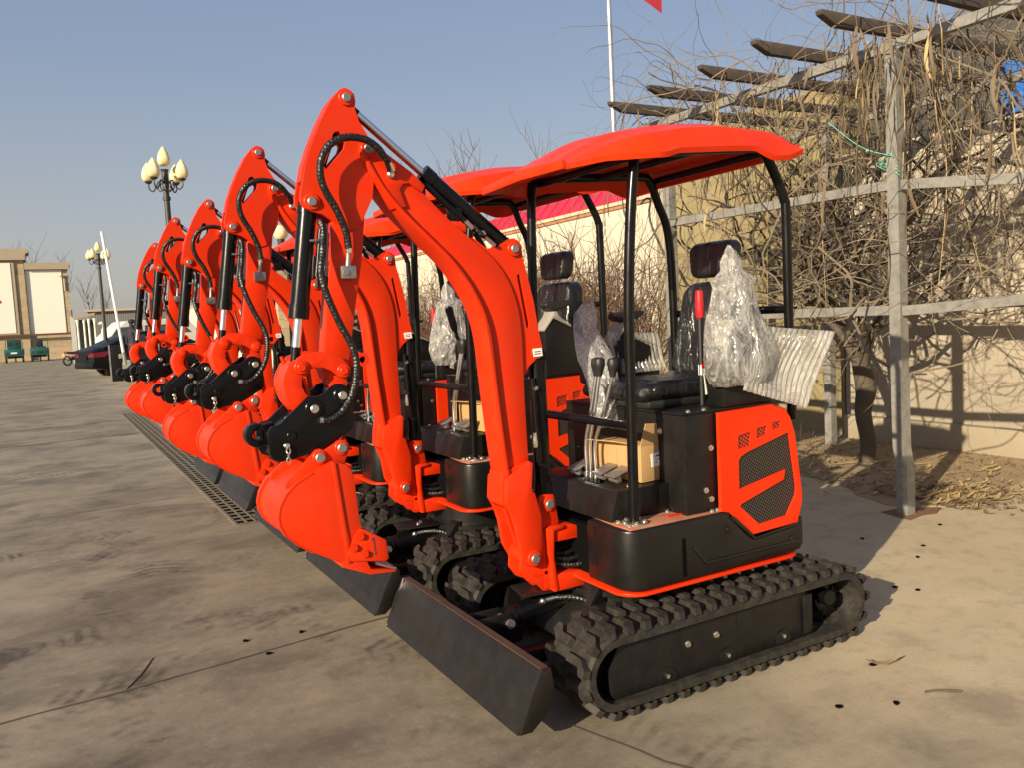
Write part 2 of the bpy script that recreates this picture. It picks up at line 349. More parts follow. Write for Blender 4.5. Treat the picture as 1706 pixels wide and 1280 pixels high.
class P:
    def __init__(s): s.bm = bmesh.new()
    def _merge(s, t):
        me = bpy.data.meshes.new('tmp'); t.to_mesh(me); t.free(); s.bm.from_mesh(me); bpy.data.meshes.remove(me)
    sel = None
    def _bev(s, t, off, seg=2, ang=25):
        es = [e for e in t.edges if len(e.link_faces) == 2 and e.calc_face_angle(0) > R(ang) and (s.sel is None or s.sel((e.verts[0].co + e.verts[1].co) / 2))]
        if off > 0: bmesh.ops.bevel(t, geom=es, offset=off, segments=seg, affect='EDGES', clamp_overlap=True, profile=.5)
    def raw(s, verts, faces):
        vs = [s.bm.verts.new(v) for v in verts]
        for f in faces:
            try: s.bm.faces.new([vs[i] for i in f])
            except ValueError: pass
        return s
    def _ext(s, loops, a, b, mk, bev, seg):
        t = bmesh.new(); es = []
        for lp in loops:
            vs = [t.verts.new(mk(p, a)) for p in lp]
            for i in range(len(vs)): es.append(t.edges.new((vs[i], vs[(i + 1) % len(vs)])))
        if len(loops) == 1: t.faces.new(list(t.verts))
        else:
            al = list(t.verts); t.verts.ensure_lookup_table()
            for tri in tessellate_polygon([[Vector((p[0], p[1], 0)) for p in lp] for lp in loops]):
                try: t.faces.new([al[i] for i in tri])
                except ValueError: pass
        r = bmesh.ops.extrude_face_region(t, geom=list(t.faces))
        d = Vector(mk((0, 0), b)) - Vector(mk((0, 0), a))
        bmesh.ops.translate(t, verts=[v for v in r['geom'] if isinstance(v, bmesh.types.BMVert)], vec=d)
        bmesh.ops.recalc_face_normals(t, faces=list(t.faces))
        s._bev(t, bev, seg); s._merge(t); return s
    def prism(s, pts, y0, y1, holes=(), bev=0, seg=2):        # XZ outline pushed along Y
        return s._ext([pts, *holes], y0, y1, lambda p, y: (p[0], y, p[1]), bev, seg)
    def plan(s, pts, z0, z1, holes=(), bev=0, seg=2):         # XY outline pushed along Z
        return s._ext([pts, *holes], z0, z1, lambda p, z: (p[0], p[1], z), bev, seg)
    def side(s, pts, x0, x1, holes=(), bev=0, seg=2):         # YZ outline pushed along X
        return s._ext([pts, *holes], x0, x1, lambda p, x: (x, p[0], p[1]), bev, seg)
    def box(s, x0, x1, y0, y1, z0, z1, bev=0, seg=2):
        return s.plan([(x0, y0), (x1, y0), (x1, y1), (x0, y1)], z0, z1, (), bev, seg)
    def tube(s, pts, r, n=8, res=0, cap=True, flat=None):
        pts = catmull(pts, res) if res else [Vector(p) for p in pts]
        m = len(pts); rs = r if isinstance(r, (list, tuple)) else [r] * m
        if len(rs) != m:
            k = len(rs) - 1; rs = [rs[min(k, int(i / (m - 1) * k))] + (rs[min(k, int(i / (m - 1) * k) + 1)] - rs[min(k, int(i / (m - 1) * k))]) * ((i / (m - 1) * k) % 1) for i in range(m)]
        ring = []; nx = None
        for i, p in enumerate(pts):
            d = (pts[min(i + 1, m - 1)] - pts[max(i - 1, 0)])
            d = d.normalized() if d.length > 1e-9 else Vector((0, 0, 1))
            if nx is None: nx = d.orthogonal().normalized()
            nx = (nx - d * nx.dot(d)); nx = nx.normalized() if nx.length > 1e-6 else d.orthogonal().normalized()
            by = d.cross(nx)
            ring.append([s.bm.verts.new(p + (nx * cos(tau * k / n) + by * sin(tau * k / n)) * rs[i]) for k in range(n)])
        for i in range(m - 1):
            for k in range(n):
                s.bm.faces.new((ring[i][k], ring[i][(k + 1) % n], ring[i + 1][(k + 1) % n], ring[i + 1][k]))
        if cap and n > 2:
            s.bm.faces.new(ring[0][::-1]); s.bm.faces.new(ring[-1])
        return s
    def cyl(s, a, b, r, n=20): return s.tube([a, b], r, n)
    def ycyl(s, x, z, y0, y1, r, n=24, bev=0):
        return s.prism([(x + r * cos(tau * k / n), z + r * sin(tau * k / n)) for k in range(n)], y0, y1, (), bev, 1)
    def yring(s, x, z, y0, y1, r, ri, n=24):
        c = lambda q: [(x + q * cos(tau * k / n), z + q * sin(tau * k / n)) for k in range(n)]
        return s.prism(c(r), y0, y1, [c(ri)])
    def hexbolt(s, x, y, z, ax, r=.012, h=.010):
        d = Vector(ax).normalized(); p = Vector((x, y, z))
        s.tube([p, p + d * h * .35], r * 1.45, 12); s.tube([p + d * h * .35, p + d * h * 1.3], r, 6); return s
    def ell(s, c, rx, ry, rz, u=14, v=9, jit=0):
        t = bmesh.new(); bmesh.ops.create_uvsphere(t, u_segments=u, v_segments=v, radius=1)
        for q in t.verts:
            f = 1 + (jit * noise.noise(q.co * 2.3 + Vector(c)) if jit else 0)
            q.co = Vector((c[0] + q.co.x * rx * f, c[1] + q.co.y * ry * f, c[2] + q.co.z * rz * f))
        s._merge(t); return s
    def loft(s, rings, cap=True):
        vs = [[s.bm.verts.new(p) for p in r] for r in rings]; n = len(vs[0])
        for i in range(len(vs) - 1):
            for k in range(n): s.bm.faces.new((vs[i][k], vs[i][(k + 1) % n], vs[i + 1][(k + 1) % n], vs[i + 1][k]))
        if cap:
            s.bm.faces.new(vs[0][::-1]); s.bm.faces.new(vs[-1])
        return s
    def build(s, name, mat, parent=None, ang=38, loc=None, fix=True):
        if fix: bmesh.ops.recalc_face_normals(s.bm, faces=list(s.bm.faces))
        me = bpy.data.meshes.new(name); s.bm.to_mesh(me); s.bm.free()
        me.polygons.foreach_set('use_smooth', [True] * len(me.polygons))
        me.set_sharp_from_angle(angle=R(ang))
        me.materials.append(M[mat] if isinstance(mat, str) else mat)
        o = bpy.data.objects.new(name, me); COL.objects.link(o)
        if parent: o.parent = parent
        if loc: o.location = loc
        return o

def tag(o, label=None, cat=None, group=None, kind=None):
    if label: o['label'] = label
    if cat: o['category'] = cat
    if group: o['group'] = group
    if kind: o['kind'] = kind
    return o
def thing(name, loc, label, cat, group=None, rz=0):
    o = bpy.data.objects.new(name, None); COL.objects.link(o); o.location = loc; o.rotation_euler = (0, 0, rz)
    o.empty_display_size = .2
    return tag(o, label, cat, group)
def copy_tree(o, parent=None):
    c = o.copy(); COL.objects.link(c)
    if parent: c.parent = parent
    for ch in list(o.children): copy_tree(ch, c)
    return c
def text_part(body, size, mat, parent, loc, rot, name='lettering', ext=.0008):
    cu = bpy.data.curves.new(name, 'FONT'); cu.body = body; cu.size = size; cu.extrude = ext; cu.align_x = 'CENTER'; cu.align_y = 'CENTER'
    t = bpy.data.objects.new('t', cu); COL.objects.link(t)
    bpy.context.view_layer.update()
    me = bpy.data.meshes.new_from_object(t.evaluated_get(bpy.context.evaluated_depsgraph_get()))
    bpy.data.objects.remove(t)
    me.materials.clear(); me.materials.append(M[mat])
    o = bpy.data.objects.new(name, me); COL.objects.link(o); o.parent = parent; o.location = loc; o.rotation_euler = rot
    return o
# ------------------------------------------------------------------ the excavator (local frame: front = -X, near side = -Y)
UP = []                                   # parts that ride on the slewing house (lifted a little on some machines)
def up(o): UP.append(o.name); return o

def stadium(s, r, xf=-.455, xr=.85, zc=.185):
    """point and outward normal on the belt loop at arc length s for radius r (s measured on r = .155)"""
    L = xr - xf; R0 = .155; arc = pi * R0; tot = 2 * L + 2 * arc; s %= tot
    if s < L: return Vector((xf + s, 0, zc + r)), Vector((0, 0, 1))
    s -= L
    if s < arc:
        a = pi / 2 - s / R0; n = Vector((cos(a), 0, sin(a))); return Vector((xr, 0, zc)) + n * r, n
    s -= arc
    if s < L: return Vector((xr - s, 0, zc - r)), Vector((0, 0, -1))
    s -= L
    a = -pi / 2 - s / R0; n = Vector((cos(a), 0, sin(a))); return Vector((xf, 0, zc)) + n * r, n
TRK = 2 * 1.305 + tau * .155

def make_track(root, yc):
    out = -1 if yc < 0 else 1
    t = P(); n = 96
    prof = [(-.14, .116), (-.14, .146), (-.125, .155), (.125, .155), (.14, .146), (.14, .116)]
    vs = []
    for i in range(n):
        row = []
        for (y, r) in prof:
            p, _ = stadium(TRK * i / n, r); row.append(t.bm.verts.new((p.x, yc + y, p.z)))
        vs.append(row)
    for i in range(n):
        for k in range(len(prof)):
            k2 = (k + 1) % len(prof)
            t.bm.faces.new((vs[i][k], vs[(i + 1) % n][k], vs[(i + 1) % n][k2], vs[i][k2]))
    # staggered hooked lugs
    cnt = 41; pitch = TRK / cnt
    base = [(-.018, .006), (.018, .006), (.020, .082), (.048, .112), (.048, .146), (.016, .146), (-.018, .100)]
    for row in (0, 1):
        for i in range(cnt):
            s0 = pitch * (i + .5 * row)
            lo, hi = [], []
            cs = sum(b[0] for b in base) / 7; cy = sum(b[1] for b in base) / 7
            jz = rnd.uniform(-.002, .002)
            for (ds, y) in base:
                sg = -1 if row == 0 else 1
                yy = yc + (y if row else -y)
                p, nn = stadium(s0 + sg * ds, .152); lo.append((p.x, yy, p.z))
                k = .86
                p, nn = stadium(s0 + sg * (cs + (ds - cs) * k), .181 + jz); y2 = cy + (y - cy) * .93
                hi.append((p.x, yc + (y2 if row else -y2), p.z))
            m = 7
            t.raw(lo + hi, [tuple(range(m, 2 * m))] + [(j, (j + 1) % m, m + (j + 1) % m, m + j) for j in range(m)])
    # drive teeth seen along the lower inside edge
    for i in range(34):
        p, nn = stadium(TRK * i / 34, .122)
        a = math.atan2(nn.z, nn.x)
        c_, s_ = cos(a), sin(a)
        q = [(-.012, -.02), (.012, -.02), (.012, .02), (-.012, .02)]
        pts = [(p.x + c_ * u - s_ * v, p.z + s_ * u + c_ * v) for u, v in q]
        t.prism(pts, yc - .05, yc + .05)
    o = t.build('rubber_track', 'rubber', root, 30)
    yo = yc + out * .105
    f = P()
    f.prism([(-.487, .20), (-.435, .283), (.63, .281), (.645, .265), (.645, .085), (.62, .072), (-.45, .066), (-.48, .09)], yo - out * .03, yo, (), .004)
    f.prism([(-.40, .12), (-.38, .26), (.66, .26), (.66, .09), (-.45, .09)], yc - .10 * 1, yc + .08)
    f.prism([(.61, .27), (.66, .27), (.66, .09), (.61, .09)], yo - out * .02, yo + out * .012, (), .003)
    for x in (-.12, .20):
        f.prism([(x, .072), (x + .004, .072), (x + .004, .28), (x, .28)], yo, yo + out * .0015)
    fo = f.build('track_frame', 'satin', o)
    for x, z in ((-.196, .102), (-.08, .208), (.078, .211), (.14, .106), (.478, .111)):
        P().hexbolt(x, yo, z, (0, out, 0), .0095, .010).build('bolt', 'zinc', o)
    for x in (-.19, .14, .48):
        P().ycyl(x, .092, yc - .06, yo + out * .006 if out > 0 else yc + .06, .046, 20).build('roller', 'satin', o) if out > 0 else P().ycyl(x, .092, yo - .004, yc + .06, .046, 20).build('roller', 'satin', o)
    w = P(); w.yring(-.455, .185, yc - .04, yc + .04, .112, .03); w.ycyl(-.455, .185, yc - .055, yc + .055, .045)
    w.build('idler_wheel', 'satin', o)
    sp = P(); pts = []
    for k in range(11):
        for da, r in ((-.12, .098), (-.05, .122), (.05, .122), (.12, .098)):
            a = tau * (k + da * 1.3 + .1) / 11 + 0; a = tau * k / 11 + da * 1.6; pts.append((.84 + r * cos(a), .185 + r * sin(a)))
    sp.prism(pts, yc - .02, yc + .02, (), .003)
    sp.ycyl(.84, .185, yc - .05, yc + .05, .075, 20, .006)
    sp.ycyl(.80, .215, min(yc, yo), max(yc, yo) , .038, 18, .005)
    for k in range(6):
        a = tau * k / 6; sp.hexbolt(.84 + .058 * cos(a), yc + out * .05, .185 + .058 * sin(a), (0, out, 0), .008, .008)
    sp.build('drive_sprocket', 'black', o)
    return o

def make_excavator(root):
    # ---- undercarriage
    make_track(root, -.49); make_track(root, .49)
    u = P()
    u.box(-.32, .50, -.36, .36, .15, .27, .012); u.prism([(-.40, .14), (-.30, .30), (.3, .30), (.45, .14)], -.24, .24, (), .01)
    u.tube([(0, 0, .26), (0, 0, .52)], .27, 36); u.tube([(0, 0, .33), (0, 0, .355)], .30, 36)
    for y in (-.30, .30):
        u.side([(y - .06, .12), (y + .06, .12), (y + .05, .29), (y - .05, .29)], -.34, -.26, (), .006)
    u.prism([(-.40, .15), (-.24, .385), (-.20, .385), (-.20, .15)], -.20, .20, (), .01)
    uo = u.build('undercarriage_frame', 'satin', root)
    u = P(); u.plan([(-.55, -.05), (-.30, -.09), (-.30, .12), (-.52, .12)], .352, .360, (), .002); u.build('hose_guard_plate', 'blade', uo)
    for x_, y_ in ((-.40, .0), (-.37, .03)): P().hexbolt(x_, y_, .360, (0, 0, 1), .010, .010).build('bolt', 'zinc', uo)
    b = P()
    prof = [(-.932, .10), (-.908, .155), (-.872, .24), (-.83, .312), (-.80, .312), (-.80, .26), (-.83, .17), (-.885, .10)]
    b.prism(prof, -.652, .665, (), .003)
    cheek = [(-.936, .098), (-.91, .157), (-.874, .242), (-.832, .316), (-.794, .316), (-.782, .24), (-.808, .155), (-.885, .096)]
    b.prism(cheek, -.668, -.655, (), .002); b.prism(cheek, .668, .681, (), .002)
    bo = b.build('dozer_blade', 'blade', root)
    e = P(); e.prism([(-.831, .313), (-.799, .313), (-.799, .319), (-.831, .319)], -.654, .667); e.build('blade_top_edge', 'rusty', bo)
    e = P(); e.prism([(-.940, .094), (-.902, .166), (-.899, .163), (-.930, .094)], -.655, .668); e.build('cutting_edge', 'blade', bo)
    wb = P()
    for i in range(34):
        tt = i / 33; x = -.93 + .10 * tt ** .8; z = .10 + .212 * tt
        wb.ell((x - .004, .667, z), .006, .005, .006, 6, 4)
    wb.build('weld_bead', 'pinsteel', bo)
    a = P()
    for y in (-.24, .22):
        a.prism([(-.80, .22), (-.80, .16), (-.30, .13), (-.30, .19)], y - .035, y + .035, (), .004)
    a.box(-.80, -.56, -.05, .05, .16, .20, .004)
    a.prism([(-.80, .30), (-.62, .30), (-.58, .24), (-.62, .19), (-.80, .18)], -.055, -.035, (), .004)
    a.prism([(-.80, .30), (-.62, .30), (-.58, .24), (-.62, .19), (-.80, .18)], .035, .055, (), .004)
    a.build('blade_arm', 'satin', root)
    c = P(); c.cyl((-.60, 0, .262), (-.25, 0, .315), .047, 22); c.cyl((-.61, 0, .26), (-.575, 0, .265), .053, 22)
    co = c.build('blade_cylinder', 'black', root)
    P().ycyl(-.625, .255, -.068, .068, .021, 16).build('pin', 'pinsteel', co)
    h = P(); h.tube([(-.385, -.055, .322), (-.33, -.10, .325), (-.28, -.15, .31), (-.23, -.215, .27), (-.16, -.24, .25)], .013, 8, 6)
    h.build('blade_hose', 'hose', root)
    f = P(); f.cyl((-.43, -.045, .318), (-.39, -.052, .322), .012, 8); f.ell((-.445, -.045, .316), .016, .016, .016, 10, 6); f.build('hose_fitting', 'zinc', co)
    # ---- house lower shell
    def corner(x0, x1, y0, y1, r, n=8):
        pts = []
        for (cx, cy, a0) in ((x0 + r, y0 + r, pi), (x1 - r, y0 + r, 1.5 * pi), (x1 - r, y1 - r, 0), (x0 + r, y1 - r, .5 * pi)):
            for k in range(n + 1):
                an = a0 + .5 * pi * k / n; pts.append((cx + r * cos(an), cy + r * sin(an)))
        return pts
    bow = lambda pts: [(x - (.045 * max(0, 1 - abs(y) / .5) if x < -.15 else 0), y) for x, y in pts]
    up(P().plan(bow(corner(-.295, .742, -.502, .502, .10)), .4125, .4265, (), .003).build('slew_base_plate', 'orange', root))
    k = P()
    def front_plan(sy):
        pts = []
        for kk in range(9):
            an = pi + .5 * pi * kk / 8; pts.append((-.19 + .10 * cos(an), -.397 + .10 * sin(an)))
        pts += [(.262, -.497), (.262, -.19), (-.29, -.19)]
        return [(x, y * -sy) for x, y in pts]
    k.sel = lambda m: m.x < .255
    k.plan(front_plan(-1), .430, .695, (), .014, 3); k.plan(front_plan(1), .430, .695, (), .014, 3)
    sd = [(.262, .680), (.285, .662), (.395, .556), (.436, .542), (.700, .562), (.735, .604), (.74, .47), (.715, .445), (.6, .436), (.262, .436)]
    k.sel = lambda m: m.x > .27
    k.prism(sd, -.4968, -.40, (), .010, 3); k.prism(sd, .40, .4968, (), .010, 3); k.sel = None
    k.prism([(.20, .694), (.246, .694), (.27, .682), (.262, .60), (.20, .60)], -.4965, -.44, (), 0); k.prism([(.20, .694), (.246, .694), (.27, .682), (.262, .60), (.20, .60)], .44, .4965, (), 0)
    k.box(.20, .73, -.45, .45, .438, .56, .02); k.box(-.24, .2, -.30, .30, .44, .66)
    for y in (-.4975, .4975):                 # moulded relief along the lower edge
        s_ = -1 if y < 0 else 1
        k.prism([(.045, .572), (.062, .575), (.132, .497), (.70, .497), (.70, .483), (.122, .483)], y - .001 * s_, y + s_ * .006, (), .002)
        k.prism([(.27, .668), (.292, .672), (.425, .553), (.70, .575), (.70, .565), (.42, .541)], y - .004 * s_, y + s_ * .004, (), .002)
    ko = up(k.build('lower_skirt', 'skirt', root))
    for x, z in ((.262, .614), (.661, .503)):
        P().ycyl(x, z, -.503, -.496, .0175, 18, .002).build('flange_bolt', 'satin', ko)
    for y, z in ((-.245, .655), (-.25, .515)):
        p_ = P(); p_.tube([(-.293, y, z), (-.288, y, z)], .017, 16); p_.build('flange_bolt', 'satin', ko)
    P().prism([(-.006, .622), (.014, .620), (.014, .452), (-.006, .455)], -.4985, -.490).build('slot_shade_patch', 'pit', ko)  # dark patch lying on the skirt, painting the shade of a slot
    fl = P(); fl.plan([(-.27, -.485), (.245, -.485), (.245, .30), (-.20, .30), (-.27, -.38)], .696, .703, (), .002)
    fo = up(fl.build('floor_plate', 'dusty_orange', root))
    fp = P(); fp.box(-.02, .09, -.43, -.415, .704, .709); fp.build('film_strip', 'orange', fo)
    for x, y in ((.19, -.475), (.225, -.47), (.045, -.345), (-.24, -.36), (-.24, -.445)):
        P().hexbolt(x, y, .703, (0, 0, 1), .009, .009).build('bolt', 'zinc', fo)
    # ---- seat box, consoles
    q = P(); q.box(.058, .26, -.462, .462, .70, 1.140, .004); q.box(.07, .24, -.44, .44, 1.140, 1.146)
    qo = up(q.build('seat_box', 'satin', root))
    d = P(); d.box(.05, .70, -.455, .455, 1.141, 1.152, .002); d.build('seat_deck', 'satin', qo)
    for x, z in ((.205, .985), (.200, .757), (.17, .80)):
        P().hexbolt(x, -.462, z, (0, -1, 0), .009, .008).build('bolt', 'zinc', qo)
    for y in (-.30, .05):
        P().hexbolt(.058, y, 1.06, (-1, 0, 0), .010, .008).build('bolt', 'zinc', qo)
    for x in (.10, .19): P().hexbolt(x, -.44, 1.152, (0, 0, 1), .008, .008).build('bolt', 'zinc', qo)
    v = P()
    sidep = [(-.268, .703), (-.225, .832), (.178, .836), (.178, .703)]
    v.prism(sidep, -.345, -.15, (), .004); v.prism(sidep, .02, .32, (), .004)
    v.prism([(-.268, .703), (-.225, .832), (-.19, .832), (-.19, .703)], -.155, .025, (), .003); v.prism([(-.09, .703), (-.09, .836), (.178, .836), (.178, .703)], -.155, .025, (), .003)
    vo = up(v.build('valve_cover', 'satin', root))
    for x, y in ((.15, -.30), (-.13, -.30), (.15, 0)): P().hexbolt(x, y, .836, (0, 0, 1), .009, .008).build('bolt', 'zinc', vo)
    P().hexbolt(.08, -.345, .79, (0, -1, 0), .008, .008).build('bolt', 'zinc', vo)
    # levers and pedals
    for (bx, by, tx, ty) in ((-.135, .012, -.105, -.055), (-.135, -.022, -.105, -.078), (-.135, -.062, -.095, -.168)):
        l = P(); l.tube([(bx, by, .78), (bx, by, .88), (bx + .004, by + .004, 1.0), (bx + (tx - bx) * .5, by + (ty - by) * .45, 1.14), (tx, ty, 1.325)], .0085, 10, 5)
        l.tube([(bx, by, .82), (bx, by, .86)], .016, 10)
        lo = up(l.build('control_lever', 'chrome', root))
        kn = P(); kn.tube([(tx, ty, 1.315), (tx, ty - .001, 1.335), (tx + .001, ty - .003, 1.37), (tx + .002, ty - .004, 1.395), (tx + .002, ty - .004, 1.402)], [.013, .017, .027, .024, .006], 14, 3)
        kn.build('lever_knob', 'seatframe', lo)
    for (px, py) in ((-.19, .07), (-.165, -.10), (-.165, -.20)):
        g = P(); g.prism([(px, .872), (px + .10, .905), (px + .105, .895), (px + .005, .862)], py - .035, py + .035, (), .003)
        g.prism([(px + .03, .84), (px + .06, .84), (px + .05, .875), (px + .03, .87)], py - .02, py + .02)
        g.tube([(px + .03, py - .03, .85), (px + .03, py + .03, .85)], .009, 8)
        up(g.build('foot_pedal', 'pinsteel', root))
    l = P(); l.tube([(.335, -.275, 1.15), (.335, -.275, 1.38), (.338, -.272, 1.62)], .011, 10)
    lo = up(l.build('safety_lever', 'seatframe', root))
    P().tube([(.337, -.273, 1.56), (.338, -.273, 1.585), (.339, -.272, 1.645), (.340, -.272, 1.682), (.340, -.272, 1.689)], [.017, .021, .020, .018, .007], 14, 2).build('red_grip', 'glossred', lo)
    for sy in (-1, 1):
        c = P(); c.prism([(.30, 1.152), (.30, 1.425), (.365, 1.50), (.485, 1.445), (.60, 1.40), (.60, 1.152)], sy * .40 - .055, sy * .40 + .055, (), .010)
        cons = up(c.build('armrest_console', 'satin', root))
        tr = P(); tr.prism([(.297, 1.427), (.364, 1.504), (.486, 1.449), (.602, 1.404), (.602, 1.415), (.488, 1.462), (.408, 1.512), (.392, 1.545), (.372, 1.545), (.36, 1.518), (.290, 1.436)], sy * .40 - .060, sy * .40 + .060, (), .003)
        tr.build('console_trim', 'trim', cons)
        ar = P(); ar.prism([(.322, 1.585), (.345, 1.560), (.39, 1.548), (.47, 1.563), (.53, 1.592), (.52, 1.610), (.34, 1.606)], sy * .40 - .038, sy * .40 + .038, (), .012, 3)
        ar.build('armrest_pad', 'seatframe', cons)
        if sy < 0: continue
        j = P(); j.tube([(.12, sy * .35, 1.36), (.09, sy * .35, 1.46)], .012, 10); j.box(.10, .32, sy * .35 - .05, sy * .35 + .05, 1.24, 1.37, .02)
        jo = up(j.build('joystick', 'seatframe', root))
        P().tube([(.092, sy * .35, 1.45), (.082, sy * .35, 1.49), (.066, sy * .35, 1.55), (.055, sy * .35, 1.60), (.05, sy * .35, 1.615)], [.018, .026, .024, .028, .012], 14, 3).build('joystick_grip', 'seatframe', jo)
    # ---- seat
    st = thing_part = None
    s0 = P(); s0.box(.05, .55, -.24, .24, 1.150, 1.195, .02); s0.box(.20, .62, -.20, .20, 1.152, 1.17)
    so = up(s0.build('operator_seat', 'seatframe', root))
    def pad(pts, y0, y1, bev): return P().prism(pts, y0, y1, (), bev, 4)
    pad([(-.005, 1.200), (.02, 1.262), (.14, 1.282), (.50, 1.268), (.62, 1.29), (.62, 1.19), (.05, 1.185)], -.25, .25, .035).build('seat_cushion', 'vinyl', so, 50)
    def cushion(name, outline, x0, x1, bev, lean):
        q_ = P(); q_.side(outline, x0, x1, (), bev, 5)
        for v_ in q_.bm.verts:                    # lean back and dish the middle
            v_.co.x += lean * (v_.co.z - 1.5) + .05 * (abs(v_.co.y) / .24) ** 2 * (-1 if v_.co.x < (x0 + x1) / 2 else 0)
        return q_.build(name, 'vinyl', so, 60)
    def rrect(w0, w1, z0, z1, r, n_=6):
        pts = []
        for (cy_, cz_, a0_) in ((-w0 + r, z0 + r, pi), (w0 - r, z0 + r, 1.5 * pi), (w1 - r, z1 - r, 0), (-w1 + r, z1 - r, .5 * pi)):
            for k_ in range(n_ + 1): an = a0_ + .5 * pi * k_ / n_; pts.append((cy_ + r * cos(an), cz_ + r * sin(an)))
        return pts
    cushion('backrest', rrect(.240, .205, 1.25, 1.740, .08), .650, .755, .035, .13)
    cushion('headrest', rrect(.138, .150, 1.758, 1.940, .05), .628, .712, .026, .10)
    for y in (-.08, .08): P().tube([(.705, y, 1.70), (.705, y, 1.78)], .008, 8).build('headrest_post', 'chrome', so)
    # creased transparent dust covers pulled over the pads
    def shell(rings, name):
        p = P(); p.loft(rings); p.build(name, 'seatfilm', so, 60)
    def rr(xc, y0, y1, z, dx, n=28):
        out = []
        for kk in range(n):
            a = tau * kk / n; ca, sa = cos(a), sin(a)
            ex = abs(ca) ** .45 * (1 if ca > 0 else -1); ey = abs(sa) ** .45 * (1 if sa > 0 else -1)
            f = 1 + .05 * noise.noise(Vector((ca * 2, sa * 2, z * 9)))
            out.append((xc + dx * ex * f, (y0 + y1) / 2 + (y1 - y0) / 2 * ey * f, z))
        return out
    bk = P(); bk.tube([(.36, -.27, 1.20), (.34, -.275, 1.30)], .012, 8); bk.box(.325, .355, -.285, -.262, 1.29, 1.345, .006)
    bko = bk.build('seat_belt_buckle', 'white', so); P().box(.328, .352, -.287, -.264, 1.325, 1.348, .002).build('release_button', 'glossred', bko)
    hg = P(); hg.prism([(.32, 1.152), (.36, 1.215), (.52, 1.215), (.56, 1.152)], -.375, -.30, (), .006)
    hg.build('hinge_bracket', 'black', so); P().hexbolt(.37, -.375, 1.19, (0, -1, 0), .011, .009).build('bolt', 'zinc', so)
    # ---- engine cover
    prof = [(.232, .70), (.232, 1.140), (.56, 1.148), (.635, 1.122), (.672, 1.075), (.70, 1.00), (.738, .72), (.738, .668), (.705, .575), (.415, .566), (.272, .690)]
    ec = P(); ec.prism([(.28, .70), (.28, 1.139), (.55, 1.146), (.62, 1.12), (.66, 1.07), (.69, 1.0), (.728, .72), (.728, .668), (.70, .58), (.42, .572), (.30, .69)], -.462, .462, (), .02, 3)
    holes = [[(.341, .966), (.342, 1.026), (.419, 1.037), (.413, .975)], [(.456, 1.002), (.459, 1.047), (.521, 1.054), (.515, 1.011)], [(.556, 1.030), (.558, 1.062), (.609, 1.068), (.607, 1.036)],
             [(.340, .784), (.341, .915), (.356, .931), (.390, .945), (.648, 1.005), (.662, 1.001), (.702, .745), (.696, .704), (.634, .618), (.458, .606), (.342, .706), (.352, .716), (.622, .790), (.632, .835)]]
    for sy in (-1, 1):
        a0, a1 = sorted((sy * .472, sy * .492))
        ec.prism(prof, a0, a1, holes)
        for h_ in holes:                         # inner lip of every opening
            cx = sum(p[0] for p in h_) / len(h_); cz = sum(p[1] for p in h_) / len(h_)
    eo = up(ec.build('engine_cover', 'orange2', root, 30))
    for sy in (-1, 1):
        a0, a1 = sorted((sy * .470, sy * .484))
        P().prism([(.32, .60), (.32, .95), (.64, 1.022), (.68, 1.0), (.722, .74), (.714, .69), (.645, .59), (.45, .588)], a0, a1).build('grille_mesh', 'mesh', eo)
        a0, a1 = sorted((sy * .470, sy * .4855))
        P().prism([(.325, .955), (.325, 1.045), (.63, 1.085), (.63, 1.028), (.6, 1.022)], a0, a1).build('vent_mesh', 'mesho', eo)
    # ---- canopy
    near = [(-.191, -.41, .70), (-.183, -.41, 1.2), (-.176, -.41, 1.62), (-.150, -.41, 1.99), (-.118, -.41, 2.245)]
    fr = P(); fr.tube(near, .0225, 14, 4)
    fr.tube([(.775, -.41, 1.05), (.768, -.41, 1.55), (.765, -.41, 2.03), (.757, -.41, 2.085), (.735, -.41, 2.14), (.660, -.41, 2.265), (.62, -.41, 2.305), (.56, -.41, 2.318), (.2, -.41, 2.290), (-.125, -.41, 2.252)], .0225, 14, 3)
    fr.tube([(-.197, .36, .70), (-.18, .36, 1.57), (-.160, .36, 2.18), (-.140, .36, 2.25), (-.075, .36, 2.284), (.2, .36, 2.30), (.52, .36, 2.316), (.59, .36, 2.292), (.64, .36, 2.18), (.700, .36, 2.035), (.722, .36, 1.754), (.728, .36, 1.05)], .0225, 14, 4)
    fr.tube([(-.18, .36, 1.118), (-.18, -.41, 1.118)], .020, 12)
    fr.tube([(.762, .36, 1.58), (.762, -.41, 1.58)], .020, 12)
    fr.tube([(.63, .36, 2.30), (.63, -.41, 2.30)], .018, 10); fr.tube([(-.11, .36, 2.255), (-.11, -.41, 2.250)], .018, 10); fr.tube([(.25, .36, 2.30), (.25, -.41, 2.295)], .018, 10)
    fro = up(fr.build('canopy_frame', 'black', root))
    for (x, y) in ((-.191, -.41), (-.197, .36)):
        b_ = P(); b_.tube([(x, y, .703), (x, y, .711)], .058, 24)
        bo2 = b_.build('post_flange', 'pinsteel', fro)
        for kk in range(5):
            a = tau * kk / 5 + .5; P().hexbolt(x + .044 * cos(a), y + .044 * sin(a), .711, (0, 0, 1), .0085, .008).build('bolt', 'zinc', fro)
    # moulded roof: grid with drooping edges; plan has a narrower front visor
    rf = P(); nx, ny = 40, 28
    def zlow(x):
        pts = [(-.42, 2.212), (-.28, 2.236), (-.06, 2.240), (.01, 2.262), (.28, 2.284), (.44, 2.294), (.50, 2.272), (.555, 2.256), (.65, 2.266), (.735, 2.296)]
        for (a, za), (c, zc) in zip(pts, pts[1:]):
            if x <= c: return za + (zc - za) * (x - a) / (c - a)
        return pts[-1][1]
